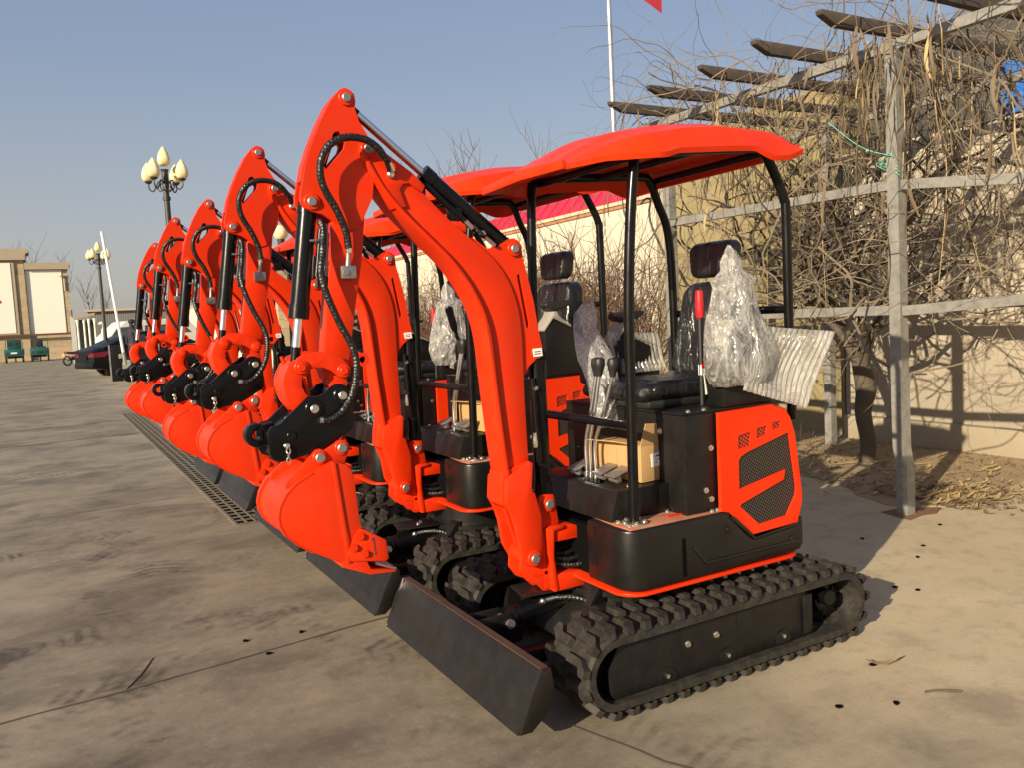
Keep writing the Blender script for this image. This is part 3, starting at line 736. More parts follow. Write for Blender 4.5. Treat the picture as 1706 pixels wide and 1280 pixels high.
    def ztop(x):
        pts = [(-.42, 2.228), (-.33, 2.262), (-.217, 2.290), (-.068, 2.322), (.115, 2.355), (.321, 2.372), (.538, 2.368), (.675, 2.356), (.735, 2.330)]
        for (a, za), (c, zc) in zip(pts, pts[1:]):
            if x <= c: return za + (zc - za) * (x - a) / (c - a)
        return pts[-1][1]
    def hw(x): return .55 if x > -.10 else .55 - .20 * ((-.10 - x) / .32) ** 1.0
    top, bot = [], []
    for i in range(nx + 1):
        x = -.42 + 1.155 * i / nx; w = hw(x); zt = ztop(x); zl = zlow(x); rt, rb = [], []
        for j in range(ny + 1):
            v = -1 + 2 * j / ny; vv = math.copysign(1 - (1 - abs(v)) ** 1.7, v) if abs(v) > 0 else 0
            y = w * vv; edge = max(0, (abs(vv) - .90) / .10)
            crown = .092 * (1 - vv * vv) * min(1, (x + .42) / .25) * min(1, (.80 - x) / .2)
            ridge = .008 if .45 < abs(vv) < .62 else 0
            z = (zt - .012 + crown + ridge) * (1 - edge) + zl * edge
            rt.append((x - .02 * (1 - vv * vv) * (1 if i == 0 else 0), y, z))
            rb.append((x, y * (.985 if edge < 1 else 1), min(z - .022, zt - .03) if edge < 1 else z - .001))
        top.append(rt); bot.append(rb)
    vt = [[rf.bm.verts.new(p) for p in r] for r in top]; vb = [[rf.bm.verts.new(p) for p in r] for r in bot]
    for i in range(nx):
        for j in range(ny):
            rf.bm.faces.new((vt[i][j], vt[i + 1][j], vt[i + 1][j + 1], vt[i][j + 1])); rf.bm.faces.new((vb[i][j], vb[i][j + 1], vb[i + 1][j + 1], vb[i + 1][j]))
    for j in range(ny):
        rf.bm.faces.new((vt[0][j], vt[0][j + 1], vb[0][j + 1], vb[0][j])); rf.bm.faces.new((vt[nx][j], vb[nx][j], vb[nx][j + 1], vt[nx][j + 1]))
    for i in range(nx):
        rf.bm.faces.new((vt[i][0], vb[i][0], vb[i + 1][0], vt[i + 1][0])); rf.bm.faces.new((vt[i][ny], vt[i + 1][ny], vb[i + 1][ny], vb[i][ny]))
    # front visor lip and rear lip
    rf.side([(-.35, 2.190), (-.35, 2.228), (0, 2.246), (.35, 2.228), (.35, 2.190), (0, 2.200)], -.440, -.418, (), .005)
    rf.side([(-.50, 2.278), (-.52, 2.322), (0, 2.350), (.52, 2.322), (.50, 2.278), (0, 2.276)], .722, .744, (), .006)
    ro = up(rf.build('canopy_roof', 'orange2', root, 32))
    for x, y in ((-.02, -.25), (-.02, .25), (.55, -.3), (.55, .3)): P().hexbolt(x, y, ztop(x) + .018, (0, 0, 1), .010, .010).build('bolt', 'zinc', ro)
    # ---- swing bracket
    sw = P()
    plate = [(-.447, .770), (-.442, .795), (-.428, .804), (-.370, .797), (-.360, .76), (-.348, .667), (-.352, .654), (-.402, .648), (-.412, .628), (-.410, .521), (-.393, .386), (-.40, .362), (-.444, .364), (-.481, .404), (-.527, .427), (-.560, .475), (-.555, .53), (-.51, .60), (-.47, .62)]
    for sy in (-1, 1):
        a0, a1 = sorted((sy * .040, sy * .058)); sw.prism(plate, a0, a1, (), .003)
        a0, a1 = sorted((sy * .0585, sy * .098)); sw.prism([(-.430, .652), (-.405, .66), (-.345, .660), (-.348, .646), (-.398, .640), (-.404, .52), (-.386, .372), (-.402, .362), (-.418, .40), (-.424, .52)], a0, a1, (), .003)
    sw.box(-.44, -.38, -.06, .06, .375, .64, .004)
    sw.prism([(-.41, .655), (-.41, .585), (-.24, .585), (-.215, .600), (-.215, .625), (-.30, .655)], -.085, .085, (), .006)
    sw.prism([(-.41, .440), (-.41, .362), (-.20, .362), (-.19, .385), (-.215, .425), (-.28, .440)], -.095, .095, (), .006)
    sw.plan([(-.50, -.06), (-.42, -.06), (-.42, .06), (-.50, .06)], .44, .455)
    swo = up(sw.build('swing_bracket', 'orange', root))
    P().ycyl(-.399, .757, -.068, -.057, .034, 22, .003).build('pin_boss', 'orange', swo)
    P().ycyl(-.399, .757, -.078, .078, .0215, 20, .003).build('pin', 'pinsteel', swo)
    hz = P()
    for i, z in enumerate((.475, .50, .525, .55)):
        hz.tube([(-.37, -.05, z), (-.30, -.09 + .02 * i, z - .01), (-.22, -.12 + .04 * i, z + .005)], .013, 8, 5)
    up(hz.build('hose_bundle', 'hose', root))
    up(P().box(-.27, -.16, -.185, .185, .44, .66).build('recess_shade_box', 'pit', root))  # near-black box stands for the shade in the gap behind the bracket
    # ---- boom
    FL = catmull([(-1.175, 2.262, 0), (-1.108, 2.140, 0), (-1.022, 2.037, 0), (-.915, 1.936, 0), (-.833, 1.858, 0), (-.768, 1.778, 0), (-.714, 1.688, 0), (-.680, 1.603, 0), (-.663, 1.515, 0), (-.655, 1.42, 0), (-.640, 1.218, 0), (-.622, 1.03, 0), (-.608, .90, 0)], 3)
    FL = [(p.x, p.y) for p in FL]
    WR = [(p.x, p.y) for p in catmull([(-.95, 2.156, 0), (-.80, 2.012, 0), (-.66, 1.902, 0), (-.587, 1.832, 0), (-.536, 1.751, 0), (-.506, 1.664, 0), (-.493, 1.585, 0), (-.488, 1.50, 0), (-.490, 1.30, 0), (-.489, 1.12, 0), (-.486, .93, 0)], 3)]
    bm_ = P()
    bm_.prism(FL + WR[::-1], -.052, .052, (), .004)
    nrm = []
    for i, p in enumerate(FL):
        a = FL[max(i - 1, 0)]; c = FL[min(i + 1, len(FL) - 1)]; d = Vector((c[0] - a[0], c[1] - a[1])).normalized(); nrm.append((-d.y, d.x))
    sgn = 1
    inner = [(p[0] + .014 * n_[0], p[1] + .014 * n_[1]) for p, n_ in zip(FL, nrm)]
    outer = [(p[0] - .004 * n_[0], p[1] - .004 * n_[1]) for p, n_ in zip(FL, nrm)]
    bm_.prism(outer + inner[::-1], -.072, .072, (), .003)          # wide front flange
    bm_.prism([(-1.158, 2.318), (-1.135, 2.312), (-1.06, 2.265), (-.96, 2.198), (-.915, 2.152), (-.93, 2.126), (-.985, 2.162), (-1.012, 2.156), (-1.026, 2.136), (-1.002, 2.068), (-1.055, 2.058), (-1.12, 2.148), (-1.186, 2.268), (-1.182, 2.305)], -.064, .064, (), .003)
    rear = [(-.70, 1.95), (-.636, 1.903), (-.585, 1.907), (-.545, 1.934), (-.525, 1.944), (-.502, 1.947), (-.480, 1.938), (-.465, 1.918), (-.459, 1.860), (-.415, 1.673), (-.395, 1.533), (-.380, 1.455), (-.388, 1.428), (-.415, 1.415), (-.455, 1.385), (-.480, 1.345), (-.487, 1.30), (-.489, 1.0), (-.52, 1.0), (-.53, 1.5), (-.58, 1.75)]
    slot = [(-.494, 1.785), (-.487, 1.792), (-.478, 1.788), (-.441, 1.568), (-.447, 1.556), (-.458, 1.558)]
    bm_.prism(rear, -.040, -.018, [slot], 0); bm_.prism(rear, .018, .040, [slot], 0)
    bo_ = up(bm_.build('boom', 'orange', root, 28))
    fk = P()
    leg = [(-.622, .902), (-.505, .970), (-.487, .96), (-.50, .836), (-.485, .826), (-.456, .72), (-.459, .598), (-.467, .524), (-.484, .496), (-.515, .494), (-.541, .516), (-.572, .578), (-.588, .688), (-.607, .751), (-.632, .80)]
    for sy in (-1, 1):
        a0, a1 = sorted((sy * .062, sy * .092)); fk.prism(leg, a0, a1, (), .005)
    fk.prism([(-.626, .93), (-.60, .94), (-.50, .965), (-.487, .95), (-.498, .83), (-.55, .80), (-.61, .765), (-.638, .79)], -.0615, .0615, (), .004)
    fk.ycyl(-.505, .535, -.0615, .0615, .045, 22)
    fk.prism([(-.60, .77), (-.585, .77), (-.52, .58), (-.54, .56)], -.012, .012)
    fk.build('boom_foot', 'orange', bo_, 30)
    for x, z, w_, r_ in ((-.504, 1.901, .052, .033), (-1.148, 2.288, .070, .032), (-.505, .535, .100, .036), (-.413, 1.444, .048, .028)):
        P().ycyl(x, z, -w_, w_, r_, 20, .003).build('pin_boss', 'orange', bo_)
    for (x, z, w_, r_) in ((-.504, 1.901, .060, .019), (-1.148, 2.288, .078, .019), (-.505, .535, .110, .022)):
        P().ycyl(x, z, -w_, w_, r_, 20, .003).build('pin', 'pinsteel', bo_)
    P().prism([(-.438, 1.462), (-.392, 1.464), (-.388, 1.428), (-.434, 1.426)], -.0515, -.0495).build('paper_tag', 'paper', bo_)
    tk = P()
    for z in (1.450, 1.440): tk.prism([(-.43, z), (-.398, z + .001), (-.398, z - .003), (-.43, z - .004)], -.0522, -.0512)
    tk.build('tag_print', 'ink', bo_)
    # ---- arm
    ar = P()
    upper = [(-1.247, 2.505), (-1.235, 2.513), (-1.22, 2.516), (-1.200, 2.508), (-1.188, 2.495), (-1.184, 2.469), (-1.188, 2.439), (-1.175, 2.395), (-1.137, 2.332), (-1.118, 2.318), (-1.108, 2.29), (-1.112, 2.262), (-1.122, 2.215), (-1.127, 2.181), (-1.139, 2.099), (-1.170, 2.040), (-1.20, 1.985), (-1.25, 1.97), (-1.288, 1.998), (-1.345, 2.034), (-1.385, 2.043), (-1.410, 2.055), (-1.424, 2.08), (-1.422, 2.11), (-1.410, 2.16), (-1.396, 2.219), (-1.366, 2.299), (-1.327, 2.384), (-1.285, 2.458)]
    hole = [(-1.283, 2.337), (-1.272, 2.348), (-1.258, 2.350), (-1.247, 2.336), (-1.234, 2.309), (-1.242, 2.285), (-1.318, 2.203), (-1.327, 2.215), (-1.30, 2.274)]
    ar.prism(upper, -.052, -.032, [hole]); ar.prism(upper, .032, .052, [hole])
    ar.prism([(-1.252, 2.50), (-1.29, 2.45), (-1.333, 2.375), (-1.370, 2.295), (-1.400, 2.216), (-1.413, 2.16), (-1.398, 2.15), (-1.385, 2.21), (-1.354, 2.29), (-1.315, 2.37), (-1.24, 2.49)], -.031, .031)
    ar.prism([(-1.30, 2.03), (-1.27, 2.05), (-1.30, 2.14), (-1.26, 2.20), (-1.2, 2.25), (-1.15, 2.20), (-1.148, 2.10), (-1.178, 2.03), (-1.2, 1.99)], -.030, .030)
    ar.prism([(-1.305, 2.01), (-1.172, 2.035), (-1.196, 1.853), (-1.235, 1.67), (-1.269, 1.486), (-1.282, 1.440), (-1.30, 1.40), (-1.372, 1.40), (-1.382, 1.44), (-1.372, 1.52), (-1.342, 1.714), (-1.321, 1.874)], -.046, .046, (), .005)
    ar.prism([(-1.36, 1.47), (-1.285, 1.47), (-1.288, 1.38), (-1.296, 1.33), (-1.312, 1.305), (-1.338, 1.305), (-1.35, 1.33), (-1.36, 1.39)], -.050, .050, (), .004)
    ar.prism([(-1.28, 1.51), (-1.225, 1.500), (-1.200, 1.480), (-1.200, 1.455), (-1.222, 1.440), (-1.28, 1.44)], -.030, .030, (), .004)
    ao = up(ar.build('arm', 'orange', root, 28))
    for x, z, w_, r_ in ((-1.222, 2.478, .060, .031), (-1.383, 2.079, .060, .032), (-1.315, 1.432, .07, .026)):
        P().ycyl(x, z, -w_, w_, r_, 20, .003).build('pin_boss', 'orange', ao)
    P().yring(-1.221, 1.468, -.052, -.028, .027, .013).build('pin_boss', 'orange', ao)
    P().ycyl(-1.221, 1.468, -.034, -.029, .0135, 14).build('bore_shade_disc', 'pit', ao)  # dark disc closes the ring and paints the shade inside its hole
    for (x, z, w_) in ((-1.222, 2.478, .068), (-1.383, 2.079, .068)): P().ycyl(x, z, -w_, w_, .018, 20, .003).build('pin', 'pinsteel', ao)
    vb_ = P(); vb_.box(-1.292, -1.232, -.078, -.048, 1.785, 1.835, .004); vb_.tube([(-1.262, -.064, 1.82), (-1.258, -.066, 1.86), (-1.256, -.07, 1.90)], [.013, .010, .009], 10)
    vb_.ycyl(-1.275, 1.81, -.084, -.07, .011, 12); vb_.build('valve_block', 'pinsteel', ao)
    # ---- cylinders
    def hyd(name, a, b, split, rb, rr_, port=None):
        a, b = Vector(a), Vector(b); d = (b - a); mid = a + d * split
        c_ = P(); u_ = d.normalized()
        c_.tube([a + u_ * .02, mid], rb, 24); c_.tube([mid - u_ * .05, mid + u_ * .004], rb * 1.10, 24); c_.tube([a + u_ * .015, a + u_ * .04], rb * 1.08, 24)
        c_.ycyl(a.x, a.z, -.03, .03, rb * .9, 18)
        o_ = up(c_.build(name, 'black', root))
        r_ = P(); r_.tube([mid, b - u_ * .03], rr_, 18); r_.build('piston_rod', 'chrome', o_)
        e_ = P(); e_.tube([b - u_ * .075, b - u_ * .01], rr_ * 1.08, 16); e_.ycyl(b.x, b.z, -.028, .028, rr_ * 1.5, 16); e_.build('rod_eye', 'black', o_)
        return o_, u_
    bc, ub = hyd('bucket_cylinder', (-1.383, 0, 2.079), (-1.478, 0, 1.457), .70, .036, .0175)
    pp = P(); pp.tube([(-1.345, -.02, 1.98), (-1.352, -.02, 1.93), (-1.362, -.02, 1.86), (-1.372, -.02, 1.80)], .013, 10); pp.box(-1.372, -1.335, -.035, -.005, 1.76, 1.80, .004); pp.build('hydraulic_pipe', 'black', bc)
    ft = P()
    for z in (1.865, 1.84, 1.822): ft.tube([(-1.348 - (1.865 - z) * .15, -.03, z), (-1.351 - (1.865 - z) * .15, -.03, z - .016)], .011, 8)
    ft.tube([(-1.395, -.03, 1.935), (-1.345, -.035, 1.935)], .006, 8); ft.build('hose_fitting', 'zinc', bc)
    ac, _ = hyd('arm_cylinder', (-.504, 0, 1.901), (-1.222, 0, 2.478), .545, .035, .0175)
    pp = P(); pp.tube([(-.90, -.03, 2.165), (-.80, -.035, 2.075), (-.70, -.035, 1.995), (-.64, -.035, 1.955)], .013, 10, 4); pp.box(-.80, -.74, -.04, 0, 2.02, 2.075, .006); pp.box(-.93, -.90, -.03, .03, 2.12, 2.17)
    pp.build('hydraulic_pipe', 'black', ac)
    P().tube([(-.735, -.05, 2.015), (-.705, -.052, 1.985)], .012, 8).build('hose_fitting', 'zinc', ac); ft = P(); ft.ell((-.655, -.05, 1.965), .014, .012, .014, 10, 6); ft.tube([(-.645, -.05, 1.95), (-.60, -.05, 1.915)], .009, 8); ft.build('hose_fitting', 'zinc', ac)
    P().tube([(-.70, -.04, 2.0), (-.67, -.055, 1.965), (-.655, -.05, 1.96)], .011, 8, 4).build('hydraulic_hose', 'hose', ac)
    mc, _ = hyd('boom_cylinder', (-.390, 0, 1.425), (-.388, 0, .757), .93, .038, .02)
    pp = P(); pp.tube([(-.435, -.03, 1.33), (-.43, -.04, 1.1), (-.425, -.04, .95)], .013, 10, 3); pp.ell((-.425, -.05, 1.285), .012, .012, .012, 10, 6); pp.build('hydraulic_pipe', 'black', mc)
    P().tube([(-.447, -.05, 1.085), (-.447, -.05, 1.05), (-.447, -.05, 1.045), (-.447, -.05, 1.02)], [.008, .010, .012, .009], 8).build('hose_fitting', 'zinc', mc); P().tube([(-.43, -.06, 1.288), (-.445, -.06, 1.28)], .009, 8).build('hose_fitting', 'zinc', mc)
    # ---- link work
    lk = P()
    ro_ = [(-1.500, 1.482), (-1.517, 1.470), (-1.538, 1.43), (-1.545, 1.400), (-1.540, 1.36), (-1.528, 1.325), (-1.500, 1.285), (-1.47, 1.262), (-1.43, 1.262), (-1.418, 1.29), (-1.44, 1.33), (-1.462, 1.352), (-1.474, 1.38), (-1.472, 1.412), (-1.445, 1.43), (-1.44, 1.47), (-1.465, 1.49)]
    for sy in (-1, 1):
        a0, a1 = sorted((sy * .058, sy * .076)); lk.prism(ro_, a0, a1, (), .003)
    lk.prism([(-1.517, 1.468), (-1.545, 1.402), (-1.53, 1.327), (-1.502, 1.287), (-1.492, 1.297), (-1.517, 1.335), (-1.530, 1.40), (-1.505, 1.462)], -.058, .058)
    lk.prism([(-1.468, 1.41), (-1.456, 1.413), (-1.436, 1.33), (-1.45, 1.33)], -.058, .058)
    lko = up(lk.build('bucket_link', 'orange', root))
    arch = [(-1.500, 1.470), (-1.490, 1.492), (-1.464, 1.504), (-1.411, 1.512), (-1.359, 1.504), (-1.317, 1.482), (-1.293, 1.454), (-1.288, 1.43), (-1.298, 1.408), (-1.318, 1.402), (-1.338, 1.412), (-1.366, 1.436), (-1.398, 1.450), (-1.433, 1.450), (-1.452, 1.440), (-1.478, 1.430), (-1.496, 1.445)]
    for sy in (-1, 1):
        a0, a1 = sorted((sy * .077, sy * .093)); alo = up(P().prism(arch, a0, a1, (), .003).build('arm_link', 'orange', root))
    for x, z in ((-1.478, 1.457), (-1.315, 1.432)):
        P().ycyl(x, z, -.102, .102, .027, 20, .003).build('pin_boss', 'orange', alo); P().ycyl(x, z, -.107, .107, .017, 20, .003).build('pin', 'orange', alo)
    P().tube([(-1.52, -.03, 1.475), (-1.53, -.03, 1.487), (-1.533, -.03, 1.50)], .007, 8).build('grease_nipple', 'orange', alo)
    # ---- quick coupler
    cp = P()
    pl = [(-1.462, 1.343), (-1.42, 1.342), (-1.395, 1.353), (-1.370, 1.374), (-1.352, 1.381), (-1.330, 1.381), (-1.308, 1.369), (-1.298, 1.337), (-1.290, 1.284), (-1.290, 1.215), (-1.305, 1.195), (-1.344, 1.176), (-1.408, 1.142), (-1.531, 1.112), (-1.580, 1.108), (-1.606, 1.118), (-1.618, 1.14), (-1.622, 1.19), (-1.620, 1.228), (-1.605, 1.243), (-1.575, 1.248)]
    for sy in (-1, 1):
        a0, a1 = sorted((sy * .086, sy * .106)); cp.prism(pl, a0, a1, (), .004)
    cp.prism([(-1.48, 1.30), (-1.37, 1.30), (-1.31, 1.28), (-1.31, 1.20), (-1.41, 1.15), (-1.53, 1.12), (-1.60, 1.13), (-1.60, 1.22), (-1.56, 1.24)], -.084, .084)
    cp.ycyl(-1.443, 1.295, -.113, .113, .036, 22, .004); cp.ycyl(-1.331, 1.336, -.113, .113, .036, 22, .004)
    cp.ycyl(-1.535, 1.202, -.110, -.10, .018, 18, .002)
    cpo = up(cp.build('quick_coupler', 'black', root))
    for yy in (0,):
        hk = P(); hx, hz = -1.640, 1.205
        oa = [R(60 + 270 * k_ / 20) for k_ in range(21)]; ia = [R(335 - 250 * k_ / 14) for k_ in range(15)]
        hk.prism([(hx + .042 * cos(q_), hz + .046 * sin(q_)) for q_ in oa] + [(hx + .017 * cos(q_), hz + .018 * sin(q_)) for q_ in ia], -.012, .050, (), .004)
        hk.prism([(-1.632, 1.242), (-1.575, 1.250), (-1.56, 1.20), (-1.602, 1.212), (-1.615, 1.228)], -.012, .050, (), .003); hk.prism([(-1.632, 1.168), (-1.56, 1.15), (-1.56, 1.18), (-1.612, 1.190)], -.012, .050, (), .003); hk.build('coupler_hook', 'black', cpo)
    for (x, z) in ((-1.443, 1.295), (-1.331, 1.336)): P().ycyl(x, z, -.121, .121, .017, 18, .003).build('pin', 'zinc', cpo)
    pn = P(); pn.ell((-1.556, -.112, 1.168), .013, .006, .010, 12, 6)
    pn.tube([(-1.556, -.118, 1.165), (-1.562, -.118, 1.145), (-1.553, -.118, 1.13), (-1.562, -.118, 1.115), (-1.556, -.118, 1.098)], .003, 6, 4); pn.tube([(-1.552, -.118, 1.165), (-1.547, -.118, 1.145), (-1.556, -.118, 1.13), (-1.548, -.118, 1.115), (-1.549, -.118, 1.102)], .003, 6, 4)
    pn.build('safety_pin', 'zinc', cpo)
    text_part('MTD1', .028, 'satin', cpo, (-1.492, -.1065, 1.224), (R(90), 0, 0), 'stamped_letters')
    # ---- bucket
    bk_ = P(); W0, W1 = -.172, .190
    shell_ = [(-1.388, 1.092), (-1.405, 1.093), (-1.482, 1.060), (-1.545, 1.028), (-1.582, .995), (-1.606, .955), (-1.616, .915), (-1.612, .880), (-1.596, .845), (-1.560, .808), (-1.502, .765), (-1.394, .702), (-1.372, .690)]
    cx, cz = -1.40, .88
    inn = [(x + (cx - x) / max(.001, math.hypot(cx - x, cz - z)) * .012, z + (cz - z) / max(.001, math.hypot(cx - x, cz - z)) * .012) for x, z in shell_]
    bk_.prism(shell_ + inn[::-1], W0 + .010, W1 - .010)
    wo = [(x * 1, z) for x, z in shell_]
    sidep = shell_[:-1] + [(-1.30, .690), (-1.214, .688), (-1.222, .768), (-1.309, .822), (-1.316, .861), (-1.326, 1.020), (-1.334, 1.055), (-1.352, 1.076)]
    flange = [(x + (x - cx) * .03, z + (z - cz) * .03) for x, z in sidep[:12]]
    bk_.prism(sidep, W0, W0 + .012, (), .003); bk_.prism(sidep, W1 - .012, W1, (), .003)
    for (a0, a1) in ((W0 - .001, W0 + .03), (W1 - .03, W1 + .001)):                # wear strips round the back edge
        o1 = [(x + (x - cx) * .028, z + (z - cz) * .028) for x, z in shell_[2:11]]
        bk_.prism(o1 + shell_[2:11][::-1], a0, a1)
    bk_.prism([(-1.412, 1.095), (-1.397, 1.092), (-1.374, .863), (-1.362, .767), (-1.361, .700), (-1.380, .700), (-1.381, .767), (-1.393, .863)], W0 - .007, W0 + .002, (), .002)
    bk_.box(-1.345, -1.330, W0 + .01, W1 - .01, 1.035, 1.075, .003)
    bko_ = up(bk_.build('bucket', 'orange', root, 35))
    ear = [(-1.580, 1.010), (-1.57, 1.035), (-1.465, 1.127), (-1.455, 1.140), (-1.436, 1.143), (-1.420, 1.135), (-1.372, 1.160), (-1.353, 1.168), (-1.332, 1.162), (-1.322, 1.145), (-1.326, 1.12), (-1.352, 1.06), (-1.40, 1.05), (-1.48, 1.03)]
    for (a0, a1) in ((-.124, -.108), (.108, .124)): P().prism(ear, a0, a1, (), .003).build('bucket_ear', 'orange', bko_)
    for x, z in ((-1.440, 1.110), (-1.353, 1.137)): P().ycyl(x, z, -.131, .131, .029, 20, .003).build('pin_boss', 'orange', bko_)
    for (x, z) in ((-1.440, 1.110), (-1.353, 1.137)): P().ycyl(x, z, -.140, .140, .019, 18, .003).build('pin', 'pinsteel', bko_)
    for (y0, y1) in ((W0 - .010, W0 - .001), (W1 + .001, W1 + .010)):
        sc_ = P(); sc_.prism([(-1.345, .800), (-1.322, .826), (-1.305, .822), (-1.219, .766), (-1.211, .690), (-1.225, .683), (-1.36, .706), (-1.375, .735)], y0, y1, (), .003)
        sco = sc_.build('side_cutter', 'orange', bko_)
        for x, z in ((-1.320, .797), (-1.348, .757), (-1.307, .727)):
            P().hexbolt(x, y0 if y0 < 0 else y1, z, (0, -1 if y0 < 0 else 1, 0), .0125, .008).build('bolt', 'orange', sco)
        g_ = P(); yy = y0 - .0015 if y0 < 0 else y1 + .0005; g_.prism([(-1.279, .780), (-1.268, .785), (-1.263, .715), (-1.268, .715), (-1.272, .772), (-1.279, .774)], yy, yy + .001); g_.build('groove_shade_strip', 'ink', sco)  # thin dark strip on the cutter paints the shade of a groove
    le = P(); le.prism([(-1.394, .712), (-1.399, .690), (-1.290, .640), (-1.182, .630), (-1.185, .637), (-1.285, .660), (-1.30, .700)], W0 - .002, W1 + .002, (), .002)
    leo = le.build('cutting_edge', 'orange', bko_)
    P().prism([(-1.26, .668), (-1.18, .6345), (-1.172, .638), (-1.255, .676)], W0 + .02, W1 - .02).build('worn_edge', 'pinsteel', leo)
    # ---- hoses on the arm
    hs = P(); hs.tube([(-1.068, -.082, 2.205), (-1.085, -.10, 2.235), (-1.103, -.11, 2.252), (-1.133, -.12, 2.283), (-1.184, -.122, 2.310), (-1.256, -.122, 2.312), (-1.319, -.118, 2.282), (-1.353, -.112, 2.227), (-1.359, -.108, 2.169), (-1.341, -.10, 2.112), (-1.300, -.09, 2.045), (-1.266, -.08, 1.967), (-1.257, -.074, 1.902)], .0145, 10, 6)
    up(hs.build('arm_hose', 'hose', root))
    f_ = P(); f_.tube([(-1.082, -.10, 2.232), (-1.062, -.085, 2.203)], .013, 8); f_.ell((-1.062, -.068, 2.192), .017, .012, .017, 12, 8); P().tube([(-1.257, -.074, 1.925), (-1.256, -.07, 1.885)], .012, 8).build('hose_fitting', 'zinc', ao)
    f_.build('hose_fitting', 'zinc', ao)
    hs = P(); hs.tube([(-1.352, -.045, 2.01), (-1.348, -.06, 1.967), (-1.366, -.085, 1.869), (-1.380, -.10, 1.811), (-1.365, -.11, 1.722), (-1.322, -.11, 1.611), (-1.288, -.115, 1.540), (-1.272, -.12, 1.477), (-1.276, -.12, 1.40), (-1.302, -.12, 1.325), (-1.345, -.12, 1.272), (-1.385, -.12, 1.250), (-1.413, -.115, 1.248)], .0135, 10, 6)
    up(hs.build('coupler_hose', 'hose', root))
    f_ = P(); f_.tube([(-1.395, -.118, 1.247), (-1.425, -.112, 1.250)], .013, 8); f_.build('hose_fitting', 'zinc', cpo)
    hs = P(); hs.tube([(-1.30, .0, 2.27), (-1.335, -.03, 2.24), (-1.345, -.02, 2.18), (-1.34, .0, 2.06)], .014, 8, 6)
    hs.tube([(-1.25, .0, 2.34), (-1.29, -.01, 2.30), (-1.32, .0, 2.22)], .016, 8, 6)
    up(hs.build('inner_hose', 'hose', root))

LAB = ['orange mini excavator nearest the camera, its whole rubber track and side grille in view',
       'second orange mini excavator, its grey trimmed console and covered seat seen past the nearest boom',
       'third orange mini excavator, middle of the row of five, with a plastic wrapped console',
       'fourth orange mini excavator, its arm rising just left of the middle machine of the row',
       'farthest orange mini excavator, its arm closest to the dark sedan and barrier gate']
EX = [(2.30, 3.17, 0), (2.30, 4.66, .085), (2.285, 6.14, .02), (2.28, 7.74, .105), (2.27, 9.22, .04)]
ex0 = thing('mini_excavator', EX[0], LAB[0], 'excavator', 'mini excavators parked in a row')
make_excavator(ex0)
def children_copy(src, dst, dz):
    for ch in list(src.children):
        c = ch.copy(); COL.objects.link(c); c.parent = dst
        if ch.name in UP: c.location.z += dz
        for g in ch.children:
            d = g.copy(); COL.objects.link(d); d.parent = c
            for h in g.children:
                e = h.copy(); COL.objects.link(e); e.parent = d
EXO = [ex0]
for (x, y, dz), lab in zip(EX[1:], LAB[1:]):
    r = ex0.copy(); COL.objects.link(r); r.location = (x, y, 0); r['label'] = lab
    children_copy(ex0, r, dz); EXO.append(r)
vr = random.Random(5)
for r in EXO[1:]:                          # hoses hang a little differently, levers stand a little differently, dust covers shift
    for ch in r.children:
        k_ = ch.name.split('.')[0]
        if k_ in ('arm_hose', 'coupler_hose', 'inner_hose'): ch.scale = (1, 1 + vr.uniform(-.1, .35), 1); ch.rotation_euler = (vr.uniform(-.004, .004), 0, 0)
        if k_ == 'control_lever': ch.rotation_euler = (vr.uniform(-.02, .02), vr.uniform(-.02, .02), 0)
SUN = 4.2; SKY_STRENGTH = .09; EXPOSURE = 0.95
# ------------------------------------------------------------------ goods lying on the machines
def film_bag(name, rings, label, cat, seed, mat='film', n=56, amp=.16):
    p = P(); out = []
    rings = [tuple(x_ + (y_ - x_) * k_ / 3 for x_, y_ in zip(r0_, r1_)) for r0_, r1_ in zip(rings, rings[1:]) for k_ in range(3)] + [rings[-1]]
    for i, (cx, cy, cz, rx, ry) in enumerate(rings):
        row = []
        for k in range(n):
            a = tau * k / n
            f = 1 + amp * .8 * noise.noise(Vector((cos(a) * 1.6 + seed, sin(a) * 1.6, cz * 5))) + amp * .45 * noise.noise(Vector((cos(a) * 5 + seed, sin(a) * 5, cz * 7))) + .05 * sin(a * 7 + cz * 6 + seed)
            row.append((cx + rx * cos(a) * f, cy + ry * sin(a) * f, cz + .012 * noise.noise(Vector((a * 2, seed, cz * 7)))))
        out.append(row)
    p.loft(out); o = p.build(name, mat, None, 60)
    return tag(o, label, cat)

